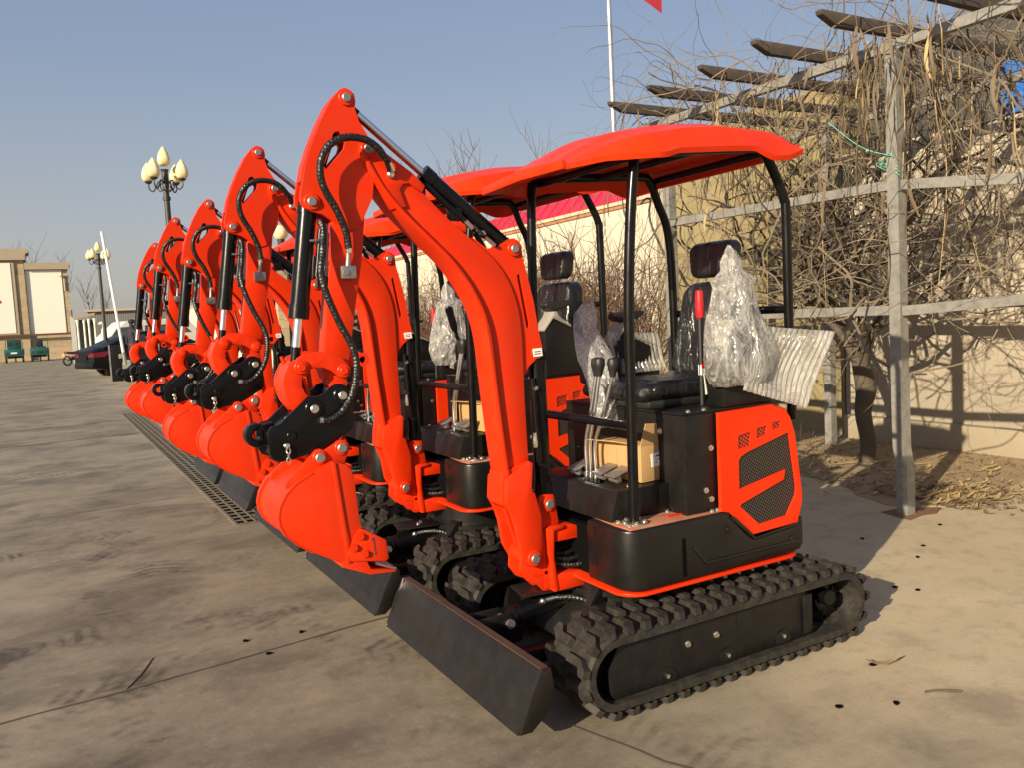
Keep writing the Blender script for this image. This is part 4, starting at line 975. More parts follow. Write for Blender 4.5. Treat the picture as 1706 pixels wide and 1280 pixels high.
def air_sheet(name, tl, tr, br, bl, n, r, label, bulge=.03, sub=22):
    """one sheet of welded, inflated columns running from a top edge tl-tr to a bottom edge bl-br"""
    tl, tr, br, bl = map(Vector, (tl, tr, br, bl)); p = P(); K = 8; m = n * K
    nor = (tr - tl).cross(bl - tl).normalized(); fr, bk = [], []
    for k in range(sub + 1):
        u = k / sub; e = min(1, 7 * min(u, 1 - u)) ** .6; rf, rb = [], []
        for i in range(m + 1):
            t = i / m; q = tl.lerp(tr, t).lerp(bl.lerp(br, t), u)
            q += nor * (bulge * sin(pi * u) * sin(pi * (t * .8 + .1)) + .008 * noise.noise(Vector((t * 3, u * 2, 1))))
            if k in (0, sub): q += (tl - bl) * (.035 if k == 0 else -.035) * (1 + .6 * noise.noise(Vector((i * .5, k, 2))))
            h = r * (abs(sin(pi * n * t)) ** .55) * e * (1 + .12 * noise.noise(Vector((int(t * n) * 1.9, u * 3, 5)))) + .0012
            rf.append(q + nor * h); rb.append(q - nor * h)
        fr.append(rf); bk.append(rb)
    w = m + 1; N_ = (sub + 1) * w
    vs = [v for r_ in fr for v in r_] + [v for r_ in bk for v in r_]; fs = []
    for k in range(sub):
        for i in range(m):
            q = k * w + i; fs.append((q, q + 1, q + w + 1, q + w)); fs.append((N_ + q, N_ + q + w, N_ + q + w + 1, N_ + q + 1))
    for k in range(sub): fs.append((k * w, k * w + w, N_ + k * w + w, N_ + k * w)); fs.append((k * w + m, N_ + k * w + m, N_ + k * w + w + m, k * w + w + m))
    for i in range(m): fs.append((i, N_ + i, N_ + i + 1, i + 1)); q = sub * w + i; fs.append((q, q + 1, N_ + q + 1, N_ + q))
    p.raw(vs, fs)
    return tag(p.build(name, 'aircol', None, 70), label, 'packaging')

def wrap_set(k, first):
    x0, y0, dz = EX[k]
    w = lambda x, y, z: (x0 + x, y0 + y, z + dz)
    a = film_bag('plastic_bag', [(x0 + x, y0 + y, z + dz, rx, ry) for x, y, z, rx, ry in
        [(.40, -.44, 1.25, .135, .10), (.40, -.45, 1.30, .165, .115), (.405, -.45, 1.38, .185, .12), (.41, -.44, 1.47, .175, .11), (.405, -.42, 1.54, .145, .10), (.40, -.42, 1.62, .115, .085), (.40, -.42, 1.69, .095, .07), (.405, -.42, 1.715, .108, .075), (.41, -.42, 1.735, .085, .06), (.40, -.42, 1.765, .05, .04), (.40, -.42, 1.81, .052, .035), (.395, -.42, 1.85, .03, .02), (.39, -.42, 1.875, .006, .006)]],
        'tall clear plastic bag tied over the near armrest of the ' + first, 'bag', 3.1 + k)
    b = air_sheet('air_column_wrap', w(.50, -.49, 1.50), w(.905, -.56, 1.455), w(.665, -.60, 1.135), w(.33, -.545, 1.245), 14, .0165,
        'inflated air column packing sheet hanging over the rear panel of the ' + first, .06)
    return a, b
wrap_set(0, 'nearest machine'); wrap_set(2, 'third machine')
x0, y0, _ = EX[0]
air_sheet('air_column_wrap', (x0 + .27, y0 + .36, 1.50), (x0 + .60, y0 + .345, 1.475), (x0 + .63, y0 + .325, 1.29), (x0 + .30, y0 + .33, 1.285), 13, .014,
          'air column packing sheet standing behind the nearest seat on its far armrest')
film_bag('plastic_bag', [(x0 + x, y0 + y, z, rx, ry) for x, y, z, rx, ry in [(.04, .06, 1.05, .055, .05), (.04, .08, 1.16, .07, .065), (.05, .12, 1.27, .08, .075), (.06, .18, 1.38, .09, .085), (.07, .24, 1.46, .075, .075), (.08, .29, 1.53, .06, .055), (.10, .31, 1.60, .06, .05), (.12, .31, 1.66, .025, .025)]],
         'dull crumpled plastic bag over the joystick behind the chrome levers', 'bag', 9.4)
# cardboard cartons
def carton(k, label):
    x0, y0, dz = EX[k]
    root = thing('cardboard_box', (x0 + .035, y0 - .13, .838 + dz), label, 'box', 'opened cartons on the valve covers', R(4))
    b = P(); b.box(-.095, .095, -.155, .155, 0, .165, .002)
    bo = b.build('carton_body', 'card', root)
    f = P(); f.raw([(-.095, -.1555, .166), (.095, -.1555, .166), (.03, -.150, .255), (-.055, -.150, .262), (-.095, -.1515, .166), (.095, -.1515, .166), (.03, -.146, .255), (-.055, -.146, .262)], [(0, 1, 2, 3), (7, 6, 5, 4), (1, 5, 6, 2), (2, 6, 7, 3), (3, 7, 4, 0)])
    f.build('flap', 'card', root)
    f = P(); f.raw([(.095, -.155, .166), (.095, .10, .166), (.070, .05, .235), (.062, -.11, .248), (.099, -.155, .166), (.099, .10, .166), (.074, .05, .235), (.066, -.11, .248)], [(0, 1, 2, 3), (7, 6, 5, 4), (1, 5, 6, 2), (2, 6, 7, 3), (3, 7, 4, 0)])
    f.build('flap', 'cardin', root)
    f = P(); f.raw([(-.095, -.15, .167), (-.095, .155, .167), (-.165, .13, .180), (-.16, -.06, .187), (-.095, -.15, .163), (-.095, .155, .163), (-.165, .13, .176), (-.16, -.06, .183)], [(0, 1, 2, 3), (7, 6, 5, 4), (1, 5, 6, 2), (2, 6, 7, 3), (3, 7, 4, 0)])
    f.build('flap', 'card', root)
    t = P(); t.box(-.0965, .0965, -.06, -.045, .0, .1662); t.box(-.0965, .0965, .01, .025, .0, .1662)
    t.build('strap', 'cardin', root)
    l = P(); l.prism([(-.035, .062), (.068, .070), (.066, .132), (-.038, .122)], -.1572, -.1556); lo = l.build('shipping_label', 'paper', root)
    k_ = P()
    for z, xa, xb, h in ((.108, -.012, .062, .0065), (.094, -.01, .030, .0028), (.094, .036, .060, .0045), (.080, -.012, .0, .004), (.080, .016, .040, .0035), (.081, .044, .060, .0025), (.118, -.005, .018, .002)):
        zz = z + .08 * (xa) ; k_.prism([(xa, zz), (xb, zz + .08 * (xb - xa)), (xb, zz + .08 * (xb - xa) + h), (xa, zz + h)], -.1580, -.1573)
    k_.build('label_print', 'ink', lo)
    return root
carton(0, 'opened cardboard carton with white label beside the near front canopy post'); carton(1, 'opened cardboard carton behind the levers of the second machine')

# ------------------------------------------------------------------ ground
g = P(); n = 1
g.raw([(-400, -60, 0), (400, -60, 0), (400, 900, 0), (-400, 900, 0)], [(0, 1, 2, 3)])
tag(g.build('ground', 'ground', fix=False), 'worn sunlit concrete yard with dark tyre smears', None, None, 'structure')
def strip(name, pts, w, z, mat, label, jit=.006, res=14):
    pts = catmull([(x, y, z) for x, y in pts], res); p = P(); L, Rr = [], []
    for i, q in enumerate(pts):
        d = (pts[min(i + 1, len(pts) - 1)] - pts[max(i - 1, 0)]).normalized(); nn = Vector((-d.y, d.x, 0))
        ww = w * (1 + .5 * noise.noise(q * 3.0)); off = nn * jit * noise.noise(q * 2.0)
        L.append(q + off + nn * ww / 2); Rr.append(q + off - nn * ww / 2)
    m = len(L); p.raw(L + Rr, [(i, i + 1, m + i + 1, m + i) for i in range(m - 1)])
    for f in p.bm.faces:
        if f.normal.z < 0: f.normal_flip()
    return tag(p.build(name, mat, None, fix=False), label, None, None, 'structure')
strip('pavement_joint', [(-3, 3.72), (-.304, 4.0), (.6, 4.09), (1.5, 4.19), (4.0, 4.45)], .016, .004, 'joint', 'dark joint crossing the near concrete', .02)
strip('pavement_joint', [(-6, 14.55), (-.76, 14.74), (1.2, 14.93)], .035, .004, 'joint', 'straight joint across the far yard', .01)
strip('pavement_joint', [(-4, 8.1), (-.2, 8.5), (1.1, 8.62)], .010, .004, 'joint', 'faint joint beside the drain grate', .02)
strip('pavement_joint', [(1.78, 2.22), (1.74, 2.36), (1.70, 2.48), (1.66, 2.62)], .009, .004, 'joint', 'hairline crack under the near track', .02, 6)
strip('pavement_joint', [(1.78, 2.22), (1.86, 2.05), (1.95, 1.9), (2.1, 1.7)], .010, .004, 'joint', 'crack running out of the near track', .03, 6)
# soil bed along the wall
s = P(); edge = []
base = [(4.6, 24.0), (5.6, 14), (6.2, 9), (6.62, 6.6), (6.35, 5.95), (6.02, 5.35), (5.93, 4.85), (5.63, 4.30), (5.66, 3.98), (5.85, 3.80), (6.17, 3.74), (6.75, 3.80), (7.2, 3.93), (7.6, 3.6), (8.06, 3.2)]
for q in catmull([(x, y, 0) for x, y in base], 10):
    edge.append((q.x + .06 * noise.noise(q * 4), q.y + .06 * noise.noise(q * 4 + Vector((9, 0, 0)))))
s.plan(edge + [(8.3, 3.2), (8.3, 24)], -.02, .006)
tag(s.build('soil', 'soil'), 'dry soil bed along the foot of the wall', None, None, 'structure')
lit = P(); rl = random.Random(3)
def leaf(p, x, y, z, L, w, a, curl, tilt):
    d = Vector((cos(a), sin(a), 0)); nn = Vector((-sin(a), cos(a), 0)); vs = []
    for k, (t, ww) in enumerate(((0, .1), (.25, .8), (.55, 1), (.85, .6), (1, .05))):
        q = Vector((x, y, z)) + d * L * (t - .5) + Vector((0, 0, curl * L * (t - .5) ** 2 * 2 + tilt * (t)))
        vs += [q - nn * w * ww, q + nn * w * ww + Vector((0, 0, .3 * w))]
    p.raw(vs, [(2 * k, 2 * k + 2, 2 * k + 3, 2 * k + 1) for k in range(4)])
for i in range(2600):
    x = rl.uniform(5.45, 8.0); y = rl.uniform(3.3, 9.5)
    if rl.random() < .35: x = rl.gauss(6.1, .28); y = rl.gauss(3.95, .22)
    inside = x > 5.7 + .3 * abs(y - 4.3) if y > 4.2 else x > 5.75 + .25 * rl.random()
    if not inside and rl.random() > .06: continue
    leaf(lit, x, y, .012, rl.uniform(.02, .10), rl.uniform(.004, .014), rl.uniform(0, tau), rl.uniform(0, .5), rl.uniform(0, .015))
tag(lit.build('leaf_litter', 'litter', None, 60, fix=False), 'brown dead leaves and twigs scattered below the pergola', 'leaf litter', None, 'stuff')
lit = P()
for i in range(150):
    x = rl.uniform(5.6, 7.6); y = rl.uniform(3.6, 5.9)
    if rl.random() < .5: x = rl.gauss(6.25, .3); y = rl.gauss(3.95, .2)
    if x < 5.6 + .25 * abs(y - 4.2): continue
    leaf(lit, x, y, .016, rl.uniform(.08, .22), rl.uniform(.008, .016), rl.gauss(.2, .5), rl.uniform(0, .25), rl.uniform(0, .02))
tag(lit.build('pod_litter', 'palepod', None, 60, fix=False), 'pale dry pods fallen beneath the pergola', 'pod litter', None, 'stuff')
p = P(); leaf(p, 3.06, 2.27, .010, .15, .014, -.5, .35, .01); tag(p.build('fallen_leaf', 'litter', None, 60, fix=False), 'single curled brown leaf on pale concrete beside the near track', 'leaf')
p = P(); p.tube([(.18, 4.05, .002), (.26, 4.2, .003), (.33, 4.38, .002)], .0022, 5, 4); tag(p.build('twig', 'bark'), 'thin bent dark twig on the dirty concrete at left', 'twig')
p = P(); p.tube([(2.98, 2.02, .006), (3.03, 1.99, .010), (3.10, 1.94, .006)], .005, 5, 4); tag(p.build('twig', 'bark'), 'short thick twig on pale concrete near the right edge', 'twig')
seeds = [(2.604, 2.134), (2.807, 2.027), (3.035, 2.305), (4.037, 2.774), (3.986, 2.877), (4.565, 3.135), (4.806, 3.261), (5.344, 3.497), (4.661, 3.604), (.765, 4.317), (1.041, 4.262), (.828, 4.074)]
sm = None
for (x, y) in seeds:
    if sm is None:
        p = P(); p.ell((0, 0, .004), .016, .012, .006, 10, 6, .3); sm = p.build('seed', 'pit'); o = sm
    else: o = sm.copy(); COL.objects.link(o)
    o.location = (x, y, .001); o.rotation_euler = (0, 0, x * 7); tag(o, 'small dark flat seed lying on the bare concrete', 'seed', 'dark seeds on the concrete')
# rusty foot plate stain
p = P(); p.plan([(5.30, 3.70), (5.36, 3.98), (5.58, 3.96), (5.80, 3.78), (5.62, 3.70), (5.50, 3.73)], .0, .005); tag(p.build('foot_plate', 'stain'), 'rusty steel foot plate under the leaning pergola post', 'plate')

# drain grate panels
def grate(label):
    root = P(); L, W = 1.0, .30
    root.box(-W / 2 - .025, -W / 2, 0, L - .01, 0, .010); root.box(W / 2, W / 2 + .025, 0, L - .01, 0, .010)
    for k in range(1, 4): x = -W / 2 + W * k / 4; root.box(x - .008, x + .008, .0, L - .012, .002, .009)
    for k in range(8): y = (L - .012) * k / 7; root.box(-W / 2, W / 2, y - .016 if k else y, y + .016 if k < 7 else y, .0025, .0085)
    return root
gp = grate('').build('drain_grate', 'grate'); 
pit = P(); pit.box(-.15, .15, 0, .99, .0008, .0015); pt = pit.build('pit_shade_sheet', 'pit', gp)  # black sheet on the ground paints the darkness below the bars
tag(gp, 'iron drain grate panel set flush in the yard along the buckets', 'drain grate', 'drain grate panels')
for i in range(12):
    o = gp if i == 0 else copy_tree(gp)
    o.location = (1.405 - .008 * i * .1 , 7.0 + i * 1.0, 0.0)
# ------------------------------------------------------------------ walls behind
XW = 8.2
def wall_thing(name, x0, x1, y0, y1, z1, mat, label, cap=None):
    root = thing(name, (x0, (y0 + y1) / 2, 0), label, 'wall')
    p = P(); p.box(0, x1 - x0, y0 - (y0 + y1) / 2, y1 - (y0 + y1) / 2, -.05, z1); p.build('wall_face', mat, root)
    return root
wA = wall_thing('boundary_wall', XW, XW + .25, 9.72, 60, 3.27, 'wallwhite', 'long white boundary wall with brick coping behind the machines')
c = P(); hl = (60 - 9.72) / 2
for i in range(210):
    y = -hl + i * .24
    c.box(-.03 + .004 * rnd.random(), .28, y, y + .232, 3.271, 3.325 + .004 * rnd.random(), .004, 1)
c.build('brick_coping', 'brick', wA)
c = P(); c.box(-.05, .30, -hl, hl, 3.33, 3.385); c.build('coping_slab', 'mortar', wA)
wB = wall_thing('rendered_wall', XW, XW + .30, 6.55, 9.70, 4.15, 'wallolive', 'taller ochre stained wall section with shade in its colour behind the pergola end')
wC = wall_thing('stucco_wall', XW, XW + .25, -6, 6.53, 3.30, 'wallcream', 'cream stucco wall with concrete plinth behind the vines')
c = P(); c.box(-.14, -.002, -6.2, 6.2, -.05, .27, .012); c.build('plinth', 'concretelite', wC)
pp = P(); pp.box(8.14, 8.34, 9.66, 9.84, 0, 3.5, .01); tag(pp.build('wall_pier', 'concretelite'), 'grey concrete pier where the white wall meets the ochre wall', 'pier')
# sheet fence above the stucco wall, blue panel
dk = thing('sheet_fence', (8.5, 3, 3.3), 'dark grey sheet fence above the stucco wall', 'fence')
p = P(); p.box(0, .04, -9, 3.6, 0, 1.15)
for i in range(60): p.box(-.018, .0, -9 + i * .21, -9 + i * .21 + .05, .01, 1.14)
p.build('sheet', 'darkgrey', dk)
p = P()
for i in range(8): p.box(.042, .10, -9 + i * 1.7, -8.94 + i * 1.7, -.2, 1.15)
p.build('fence_post', 'galv', dk)
bp = thing('blue_panel', (8.40, 3.2, 3.36), 'bright blue metal panel above the wall at the right edge', 'panel')
p = P(); p.box(0, .05, -1.9, 1.62, 0, .52, .008); p.build('sheet', 'blue', bp)
p = P()
for i in range(9): p.box(-.01, 0, -1.8 + i * .4, -1.78 + i * .4, .02, .5)
p.build('rib', 'blue', bp)
# red sheet roof behind the white wall
rr_ = thing('red_roof_shed', (8.7, 20, 0), 'low shed with red sheet roof just behind the white wall', 'shed')
p = P(); p.prism([(0, 3.30), (.06, 3.30), (.55, 3.86), (2.2, 3.95), (2.2, 3.99), (.50, 3.90), (0, 3.36)], -9.0, 14)
for i in range(60): p.prism([(-.02, 3.35), (.0, 3.36), (.50, 3.90), (.48, 3.91)], -9 + i * .385, -8.97 + i * .385)
p.build('roof', 'redsheet', rr_); p = P(); p.box(.3, 2.1, -8.8, 13.8, 0, 3.25); p.build('wall', 'wallwhite', rr_)
# flagpole
fp = thing('flagpole', (12, 15.9, 0), 'slim silver flagpole behind the wall with a red flag at its top', 'flagpole')
p = P(); p.tube([(0, 0, 0), (0, .01, 10.5)], [.075, .05], 12); p.build('pole', 'steelpole', fp)
p = P(); vs = []
for i in range(12):
    for j in range(8):
        u, v = i / 11, j / 7; vs.append((.05 + .25 * u + .05 * sin(u * 9 + v * 2), -1.5 * u - .05, 10.03 - 1.0 * v - 1.0 * u ** 1.6 + .04 * sin(u * 7)))
p.raw(vs, [(i * 8 + j, i * 8 + j + 1, (i + 1) * 8 + j + 1, (i + 1) * 8 + j) for i in range(11) for j in range(7)]); p.build('flag', 'flag', fp, 60)

# ------------------------------------------------------------------ pergola
pg = thing('pergola', (5.445, 3.83, 0), 'galvanised steel pergola on square posts carrying leafless vines', 'pergola')
def wp(p, x0, x1, y0, y1, z0, z1, b=.004): p.box(x0 - 5.445, x1 - 5.445, y0 - 3.83, y1 - 3.83, z0, z1, b)
def rpost(pts, w, name):
    p = P(); rings = []
    for (x, y, z) in pts:
        x -= 5.445; y -= 3.83; rings.append([(x - w / 2, y - w / 2, z), (x + w / 2, y - w / 2, z), (x + w / 2, y + w / 2, z), (x - w / 2, y + w / 2, z)])
    p.loft(rings); p._x = 0; return p.build(name, 'galv', pg, 30)
rpost([(5.445, 3.83, 0), (5.45, 3.835, .35), (5.455, 3.865, .50), (5.45, 3.872, 1.2), (5.445, 3.875, 2.2), (5.445, 3.885, 3.42)], .09, 'post')
rpost([(5.445, 6.36, 0), (5.445, 6.36, 3.42)], .09, 'post')
rpost([(7.567, 6.24, 0), (7.567, 6.24, 3.5)], .09, 'post'); rpost([(7.567, .9, 0), (7.567, .9, 3.5)], .09, 'post'); rpost([(5.445, 1.2, 0), (5.445, 1.2, 3.42)], .09, 'post')
for pts in ([(5.445, 6.35, 2.46), (5.445, 3.93, 2.43)], [(5.445, 3.82, 2.42), (5.47, 2.98, 2.325), (5.5, 1.2, 2.15)], [(5.445, 6.35, 1.53), (5.445, 3.93, 1.522)], [(5.445, 3.82, 1.515), (5.445, 2.98, 1.56), (5.445, 1.2, 1.62)],
            [(5.445, 7.0, 3.45), (5.445, 3.95, 3.41), (5.445, .6, 3.38)], [(7.567, 7.0, 3.50), (7.567, .6, 3.46)], [(7.567, 6.3, 1.52), (7.567, .9, 1.5)]):
    p = P(); rings = []
    for (x, y, z) in pts:
        x -= 5.445 + 0; y -= 3.83; rings.append([(x - .03, y, z - .035), (x + .03, y, z - .035), (x + .03, y, z + .035), (x - .03, y, z + .035)])
    p.loft(rings); p.build('beam', 'galv', pg, 30)
for i in range(11):
    y = 6.42 - .612 * i; x0_ = 4.78 + rnd.uniform(-.03, .03); zz = 3.545 + rnd.uniform(-.012, .012)
    p = P(); y -= 3.83
    p.prism([(x0_ - 5.445, zz + .045), (x0_ - 5.445 + .01, zz + .015), (x0_ - 5.445 + .16, zz - .045), (2.75, zz - .02), (2.75, zz + .06)], y - .028, y + .028, (), .003)
    p.build('rafter', 'rafter', pg, 30)

# ------------------------------------------------------------------ vines
def walk(r, p0, d0, n, step, curl, grav=0, pull=None, pk=0):
    p = Vector(p0); d = Vector(d0).normalized(); out = [p.copy()]
    for i in range(n):
        d = (d + Vector((r.gauss(0, curl), r.gauss(0, curl), r.gauss(0, curl) + grav)))
        if pull: d += (Vector(pull) - p).normalized() * pk
        d.normalize(); p = p + d * step; out.append(p.copy())
    return out
def make_vine(name, base, seed, ylo, yhi, label, nst, npod):
    r = random.Random(seed); bx, by = base
    root = thing(name, (bx, by, 0), label, 'vine', 'leafless vines on the pergola')
    loc = lambda pts: [(q[0] - bx, q[1] - by, q[2]) for q in pts]
    t = P(); trunk = [(bx, by, -.03), (bx + .012, by - .02, .2), (bx - .012, by + .015, .5), (bx + .01, by - .005, .72), (bx - .02, by + .02, .98)]
    t.tube(loc(trunk), [.082, .072, .078, .098, .088], 12, 4)
    tops = []
    for k in range(7):
        a = tau * k / 7 + r.random(); e = (bx - .06 + .40 * cos(a), by + .05 + .55 * sin(a), 1.62 + r.uniform(-.15, .4)); m_ = ((bx - .02) * .72 + e[0] * .28 + r.uniform(-.04, .04), by * .72 + e[1] * .28 + r.uniform(-.04, .04), 1.22 + r.uniform(-.06, .12))
        t.tube(loc([(bx - .015, by + .015, .88), m_, e, (e[0] + .35 * cos(a), e[1] + .5 * sin(a), e[2] + .45)]), [.052, .038, .028, .016], 8, 5); tops.append(e)
    t.build('trunk', 'bark', root, 60)
    s1, s2, s3 = P(), P(), P()
    for k in range(int(nst * .30)):       # main limbs climbing to the roof of the pergola
        e = r.choice(tops); tgt = (r.uniform(5.1, 7.6), r.uniform(ylo, yhi), r.uniform(2.4, 3.7))
        pts = walk(r, (e[0] + r.gauss(0, .15), e[1] + r.gauss(0, .3), e[2]), (r.gauss(0, 1), r.gauss(0, 1), .8), r.randint(14, 26), .13, .26, 0, tgt, .22)
        rr0 = r.choice((.007, .009, .012, .016, .022)); s1.tube(loc(pts), [rr0, rr0 * .8, rr0 * .5], 5, 2)
    for k in range(int(nst * 1.3)):       # canes lying over rafters and drooping
        p0 = (r.uniform(4.95, 7.6), r.uniform(ylo, yhi), r.gauss(3.52, .10)); hang = r.random() < .62
        pts = walk(r, p0, (r.gauss(0, 1), r.gauss(0, 1.2), -.4 if hang else .5), r.randint(8, 22), .11, .24, -.10 if hang else -.03)
        pts = [q for q in pts if q[0] > 4.45]
        if len(pts) < 4: continue
        rr0 = r.choice((.002, .0025, .003, .004, .006)); s2.tube(loc(pts), [rr0, rr0 * .8, rr0 * .4], 4, 2)
    for k in range(int(nst * .95)):       # tangle between the rails in front of the wall
        p0 = (r.uniform(5.35, 7.7), r.uniform(ylo - .1, yhi), r.uniform(1.35, 2.9)); 
        pts = walk(r, p0, (r.gauss(0, 1), r.gauss(0, 1.3), r.gauss(0, .6)), r.randint(8, 20), .12, .22, 0, (p0[0], p0[1] + r.gauss(0, 1), 2.0), .05)
        rr0 = r.choice((.002, .0025, .003, .004, .005, .008, .011)); s3.tube(loc(pts), [rr0, rr0 * .85, rr0 * .4], 4, 2)
    for k in range(int(nst * .05)):       # whippy shoots against the sky
        p0 = (r.uniform(4.9, 5.8), r.uniform(ylo + 1.2, yhi), 3.55)
        pts = walk(r, p0, (r.gauss(-.5, .4), r.gauss(.5, .6), 1.2), r.randint(9, 15), .09, .2, -.10)
        s2.tube(loc(pts), [.0045, .003, .0016], 4, 2)
    s1.build('limb', 'bark', root, 60, fix=False); s2.build('cane', 'bark2', root, 60, fix=False); s3.build('tangled_stem', 'bark2', root, 60, fix=False)
    meshes = []
    for k in range(7):
        p = P(); L = r.uniform(.16, .36); w = r.uniform(.007, .0125); n_ = 9; rings = []
        for i in range(n_ + 1):
            u = i / n_; ww = w * max(.12, sin(pi * min(1, u * .86 + .1)) ** .6) * (1 + .12 * sin(i * 2.3 + k)); tw = (k % 3 - 1) * .7 * u
            cx, cy = .02 * sin(u * 3 + k), .015 * sin(u * 2.2 + 2 * k)
            rings.append([(cx + ww * cos(tw) , cy + ww * sin(tw), -L * u), (cx - .0035 * sin(tw), cy + .0035 * cos(tw), -L * u), (cx - ww * cos(tw), cy - ww * sin(tw), -L * u), (cx + .0035 * sin(tw), cy - .0035 * cos(tw), -L * u)])
        p.loft(rings); p.tube([(0, 0, 0), (.004, .002, .05), (0, 0, .11)], .0028, 4)
        o = p.build('seed_pod', 'palepod' if k == 3 else 'pod', root, 50); meshes.append(o)
    k = 0
    for i in range(npod):
        if i < len(meshes): o = meshes[i]
        else: o = meshes[(0, 1, 2, 4, 5, 6, 0, 1, 2, 4, 5, 6, 3)[r.randrange(13)]].copy(); COL.objects.link(o); o.parent = root
        x = r.uniform(4.95, 6.0); y = r.uniform(ylo, yhi); z = r.uniform(2.75, 3.5) if r.random() < .85 else r.uniform(2.2, 2.8)
        o.location = (x - bx, y - by, z); o.rotation_euler = (r.gauss(0, .10), r.gauss(0, .10), r.uniform(0, tau)); s_ = r.uniform(.8, 1.5); o.scale = (s_, s_, s_)
    q_ = P()                               # the rest of the pods, high in the tangle
    for i in range(170):
        x, y, z = r.uniform(5.0, 7.3), r.uniform(ylo, yhi), r.uniform(2.9, 3.6); L = r.uniform(.14, .34); w = r.uniform(.006, .012); a_ = r.uniform(0, tau); dx_, dy_ = r.gauss(0, .05), r.gauss(0, .05); rings = []
        for k in range(6):
            u = k / 5; ww = w * max(.15, sin(pi * min(1, u * .86 + .1))); ca, sa = cos(a_ + .4 * u), sin(a_ + .4 * u); cx, cy, cz_ = x - bx + dx_ * u, y - by + dy_ * u, z - L * u
            rings.append([(cx + ww * ca, cy + ww * sa, cz_), (cx - .003 * sa, cy + .003 * ca, cz_), (cx - ww * ca, cy - ww * sa, cz_), (cx + .003 * sa, cy - .003 * ca, cz_)])
        q_.loft(rings)
    tag(q_.build('pod_cluster', 'pod', root, 50, fix=False), kind='stuff')
    # slim straight canes hanging plumb
    for i in range(7):
        h = P()
        x, y, z = r.uniform(5.2, 6.4), r.uniform(ylo, yhi), r.uniform(3.2, 3.5); L = r.uniform(.7, 2.0)
        h.tube(loc([(x, y, z), (x + r.gauss(0, .03), y + r.gauss(0, .03), z - L * .5), (x + r.gauss(0, .08), y + r.gauss(0, .08), z - L)]), [.0045, .0035, .0025], 5, 5)
        h.build('hanging_cane', 'palepod', root, 60, fix=False)
    return root
make_vine('vine', (6.95, 5.32), 11, 3.6, 6.9, 'gnarled vine with the swollen trunk between the two visible pergola posts', 230, 96)
make_vine('vine', (7.2, 2.55), 23, 1.0, 4.3, 'second leafless vine spreading along the right end of the pergola', 120, 90)
p = P(); 
for k in range(5):
    a = rnd.random() * tau; p.tube([(5.38, 3.86, 2.62 + .01 * k), (5.44 + .07 * cos(a), 3.87 + .07 * sin(a), 2.64), (5.46, 3.93 + .03 * k, 2.60), (5.38, 3.80, 2.60 - .03 * k)], .003, 4, 6)
p.tube([(5.40, 3.85, 2.62), (5.3, 4.05, 2.72), (5.25, 4.3, 2.95)], .003, 4, 6)
tag(p.build('tie_wire', 'tie'), 'green plastic tie wire knotted round the front pergola post', 'wire')

# ------------------------------------------------------------------ bare shrubs in front of the white wall
def make_shrub(seed, h, nst):
    r = random.Random(seed); p = P()
    for k in range(nst):
        a = r.uniform(0, tau); d = (cos(a) * r.uniform(.1, .6), sin(a) * r.uniform(.2, .8), 1)
        pts = walk(r, (r.gauss(0, .14), r.gauss(0, .32), 0), d, r.randint(10, 17), h / 14, .17, .05)
        r0 = r.uniform(.007, .016); p.tube(pts, [r0, r0 * .7, r0 * .3], 4)
        for j in range(r.randint(3, 6)):
            q = pts[r.randint(3, len(pts) - 3)]; s_ = walk(r, q, (r.gauss(0, .8), r.gauss(0, 1), r.uniform(.2, .9)), r.randint(5, 9), h / 22, .25, .03)
            p.tube(s_, [r0 * .5, r0 * .35, r0 * .2], 3)
    return p.build('bare_shrub', 'shrub', None, 60, fix=False)
sh = [make_shrub(40 + i, 2.6 + .2 * i, 80) for i in range(3)]
ys_ = [9.9, 10.7, 11.6, 12.4, 13.3, 14.3, 15.4, 16.6, 18.0, 19.6, 21.4, 23.5]
for i, y in enumerate(ys_):
    o = sh[i] if i < 3 else sh[i % 3].copy()
    if i >= 3: COL.objects.link(o)
    o.location = (7.55 + rnd.uniform(-.15, .15), y, 0); o.rotation_euler = (0, 0, rnd.choice((0, pi)) + rnd.uniform(-.3, .3)); s_ = rnd.uniform(.9, 1.12); o.scale = (s_ * .8, s_, s_)
    tag(o, 'leafless brown shrub rising against the long white wall', 'shrub', 'bare shrubs along the white wall')

# ------------------------------------------------------------------ bare trees
def make_tree(seed, h, spread=.35, nb=26):
    r = random.Random(seed); root = thing('bare_tree', (0, 0, 0), '', 'tree')
    tp = walk(r, (0, 0, 0), (0, 0, 1), 10, h * .085, .05, .1); t = P(); t.tube(tp, [h * .012, h * .008, h * .003], 7); t.build('trunk', 'treebark', root, 60, fix=False)
    c = P()
    for k in range(nb):
        q = tp[r.randint(3, 10)]; a = r.uniform(0, tau)
        b = walk(r, q, (cos(a) * spread * 2, sin(a) * spread * 2, 1), r.randint(6, 9), h * .045, .12, .10); c.tube(b, [h * .004, h * .0025, h * .001], 4)
        for j in range(5):
            a2 = r.uniform(0, tau); q2 = r.choice(b[2:]); s_ = walk(r, q2, (cos(a2) * .6, sin(a2) * .6, .9), r.randint(4, 7), h * .03, .15, .08); c.tube(s_, [h * .0018, h * .0007], 3)
    c.build('crown', 'treebark', root, 60, fix=False); return root
tr = [make_tree(70 + i, 5.6, .22, 11) for i in range(3)]
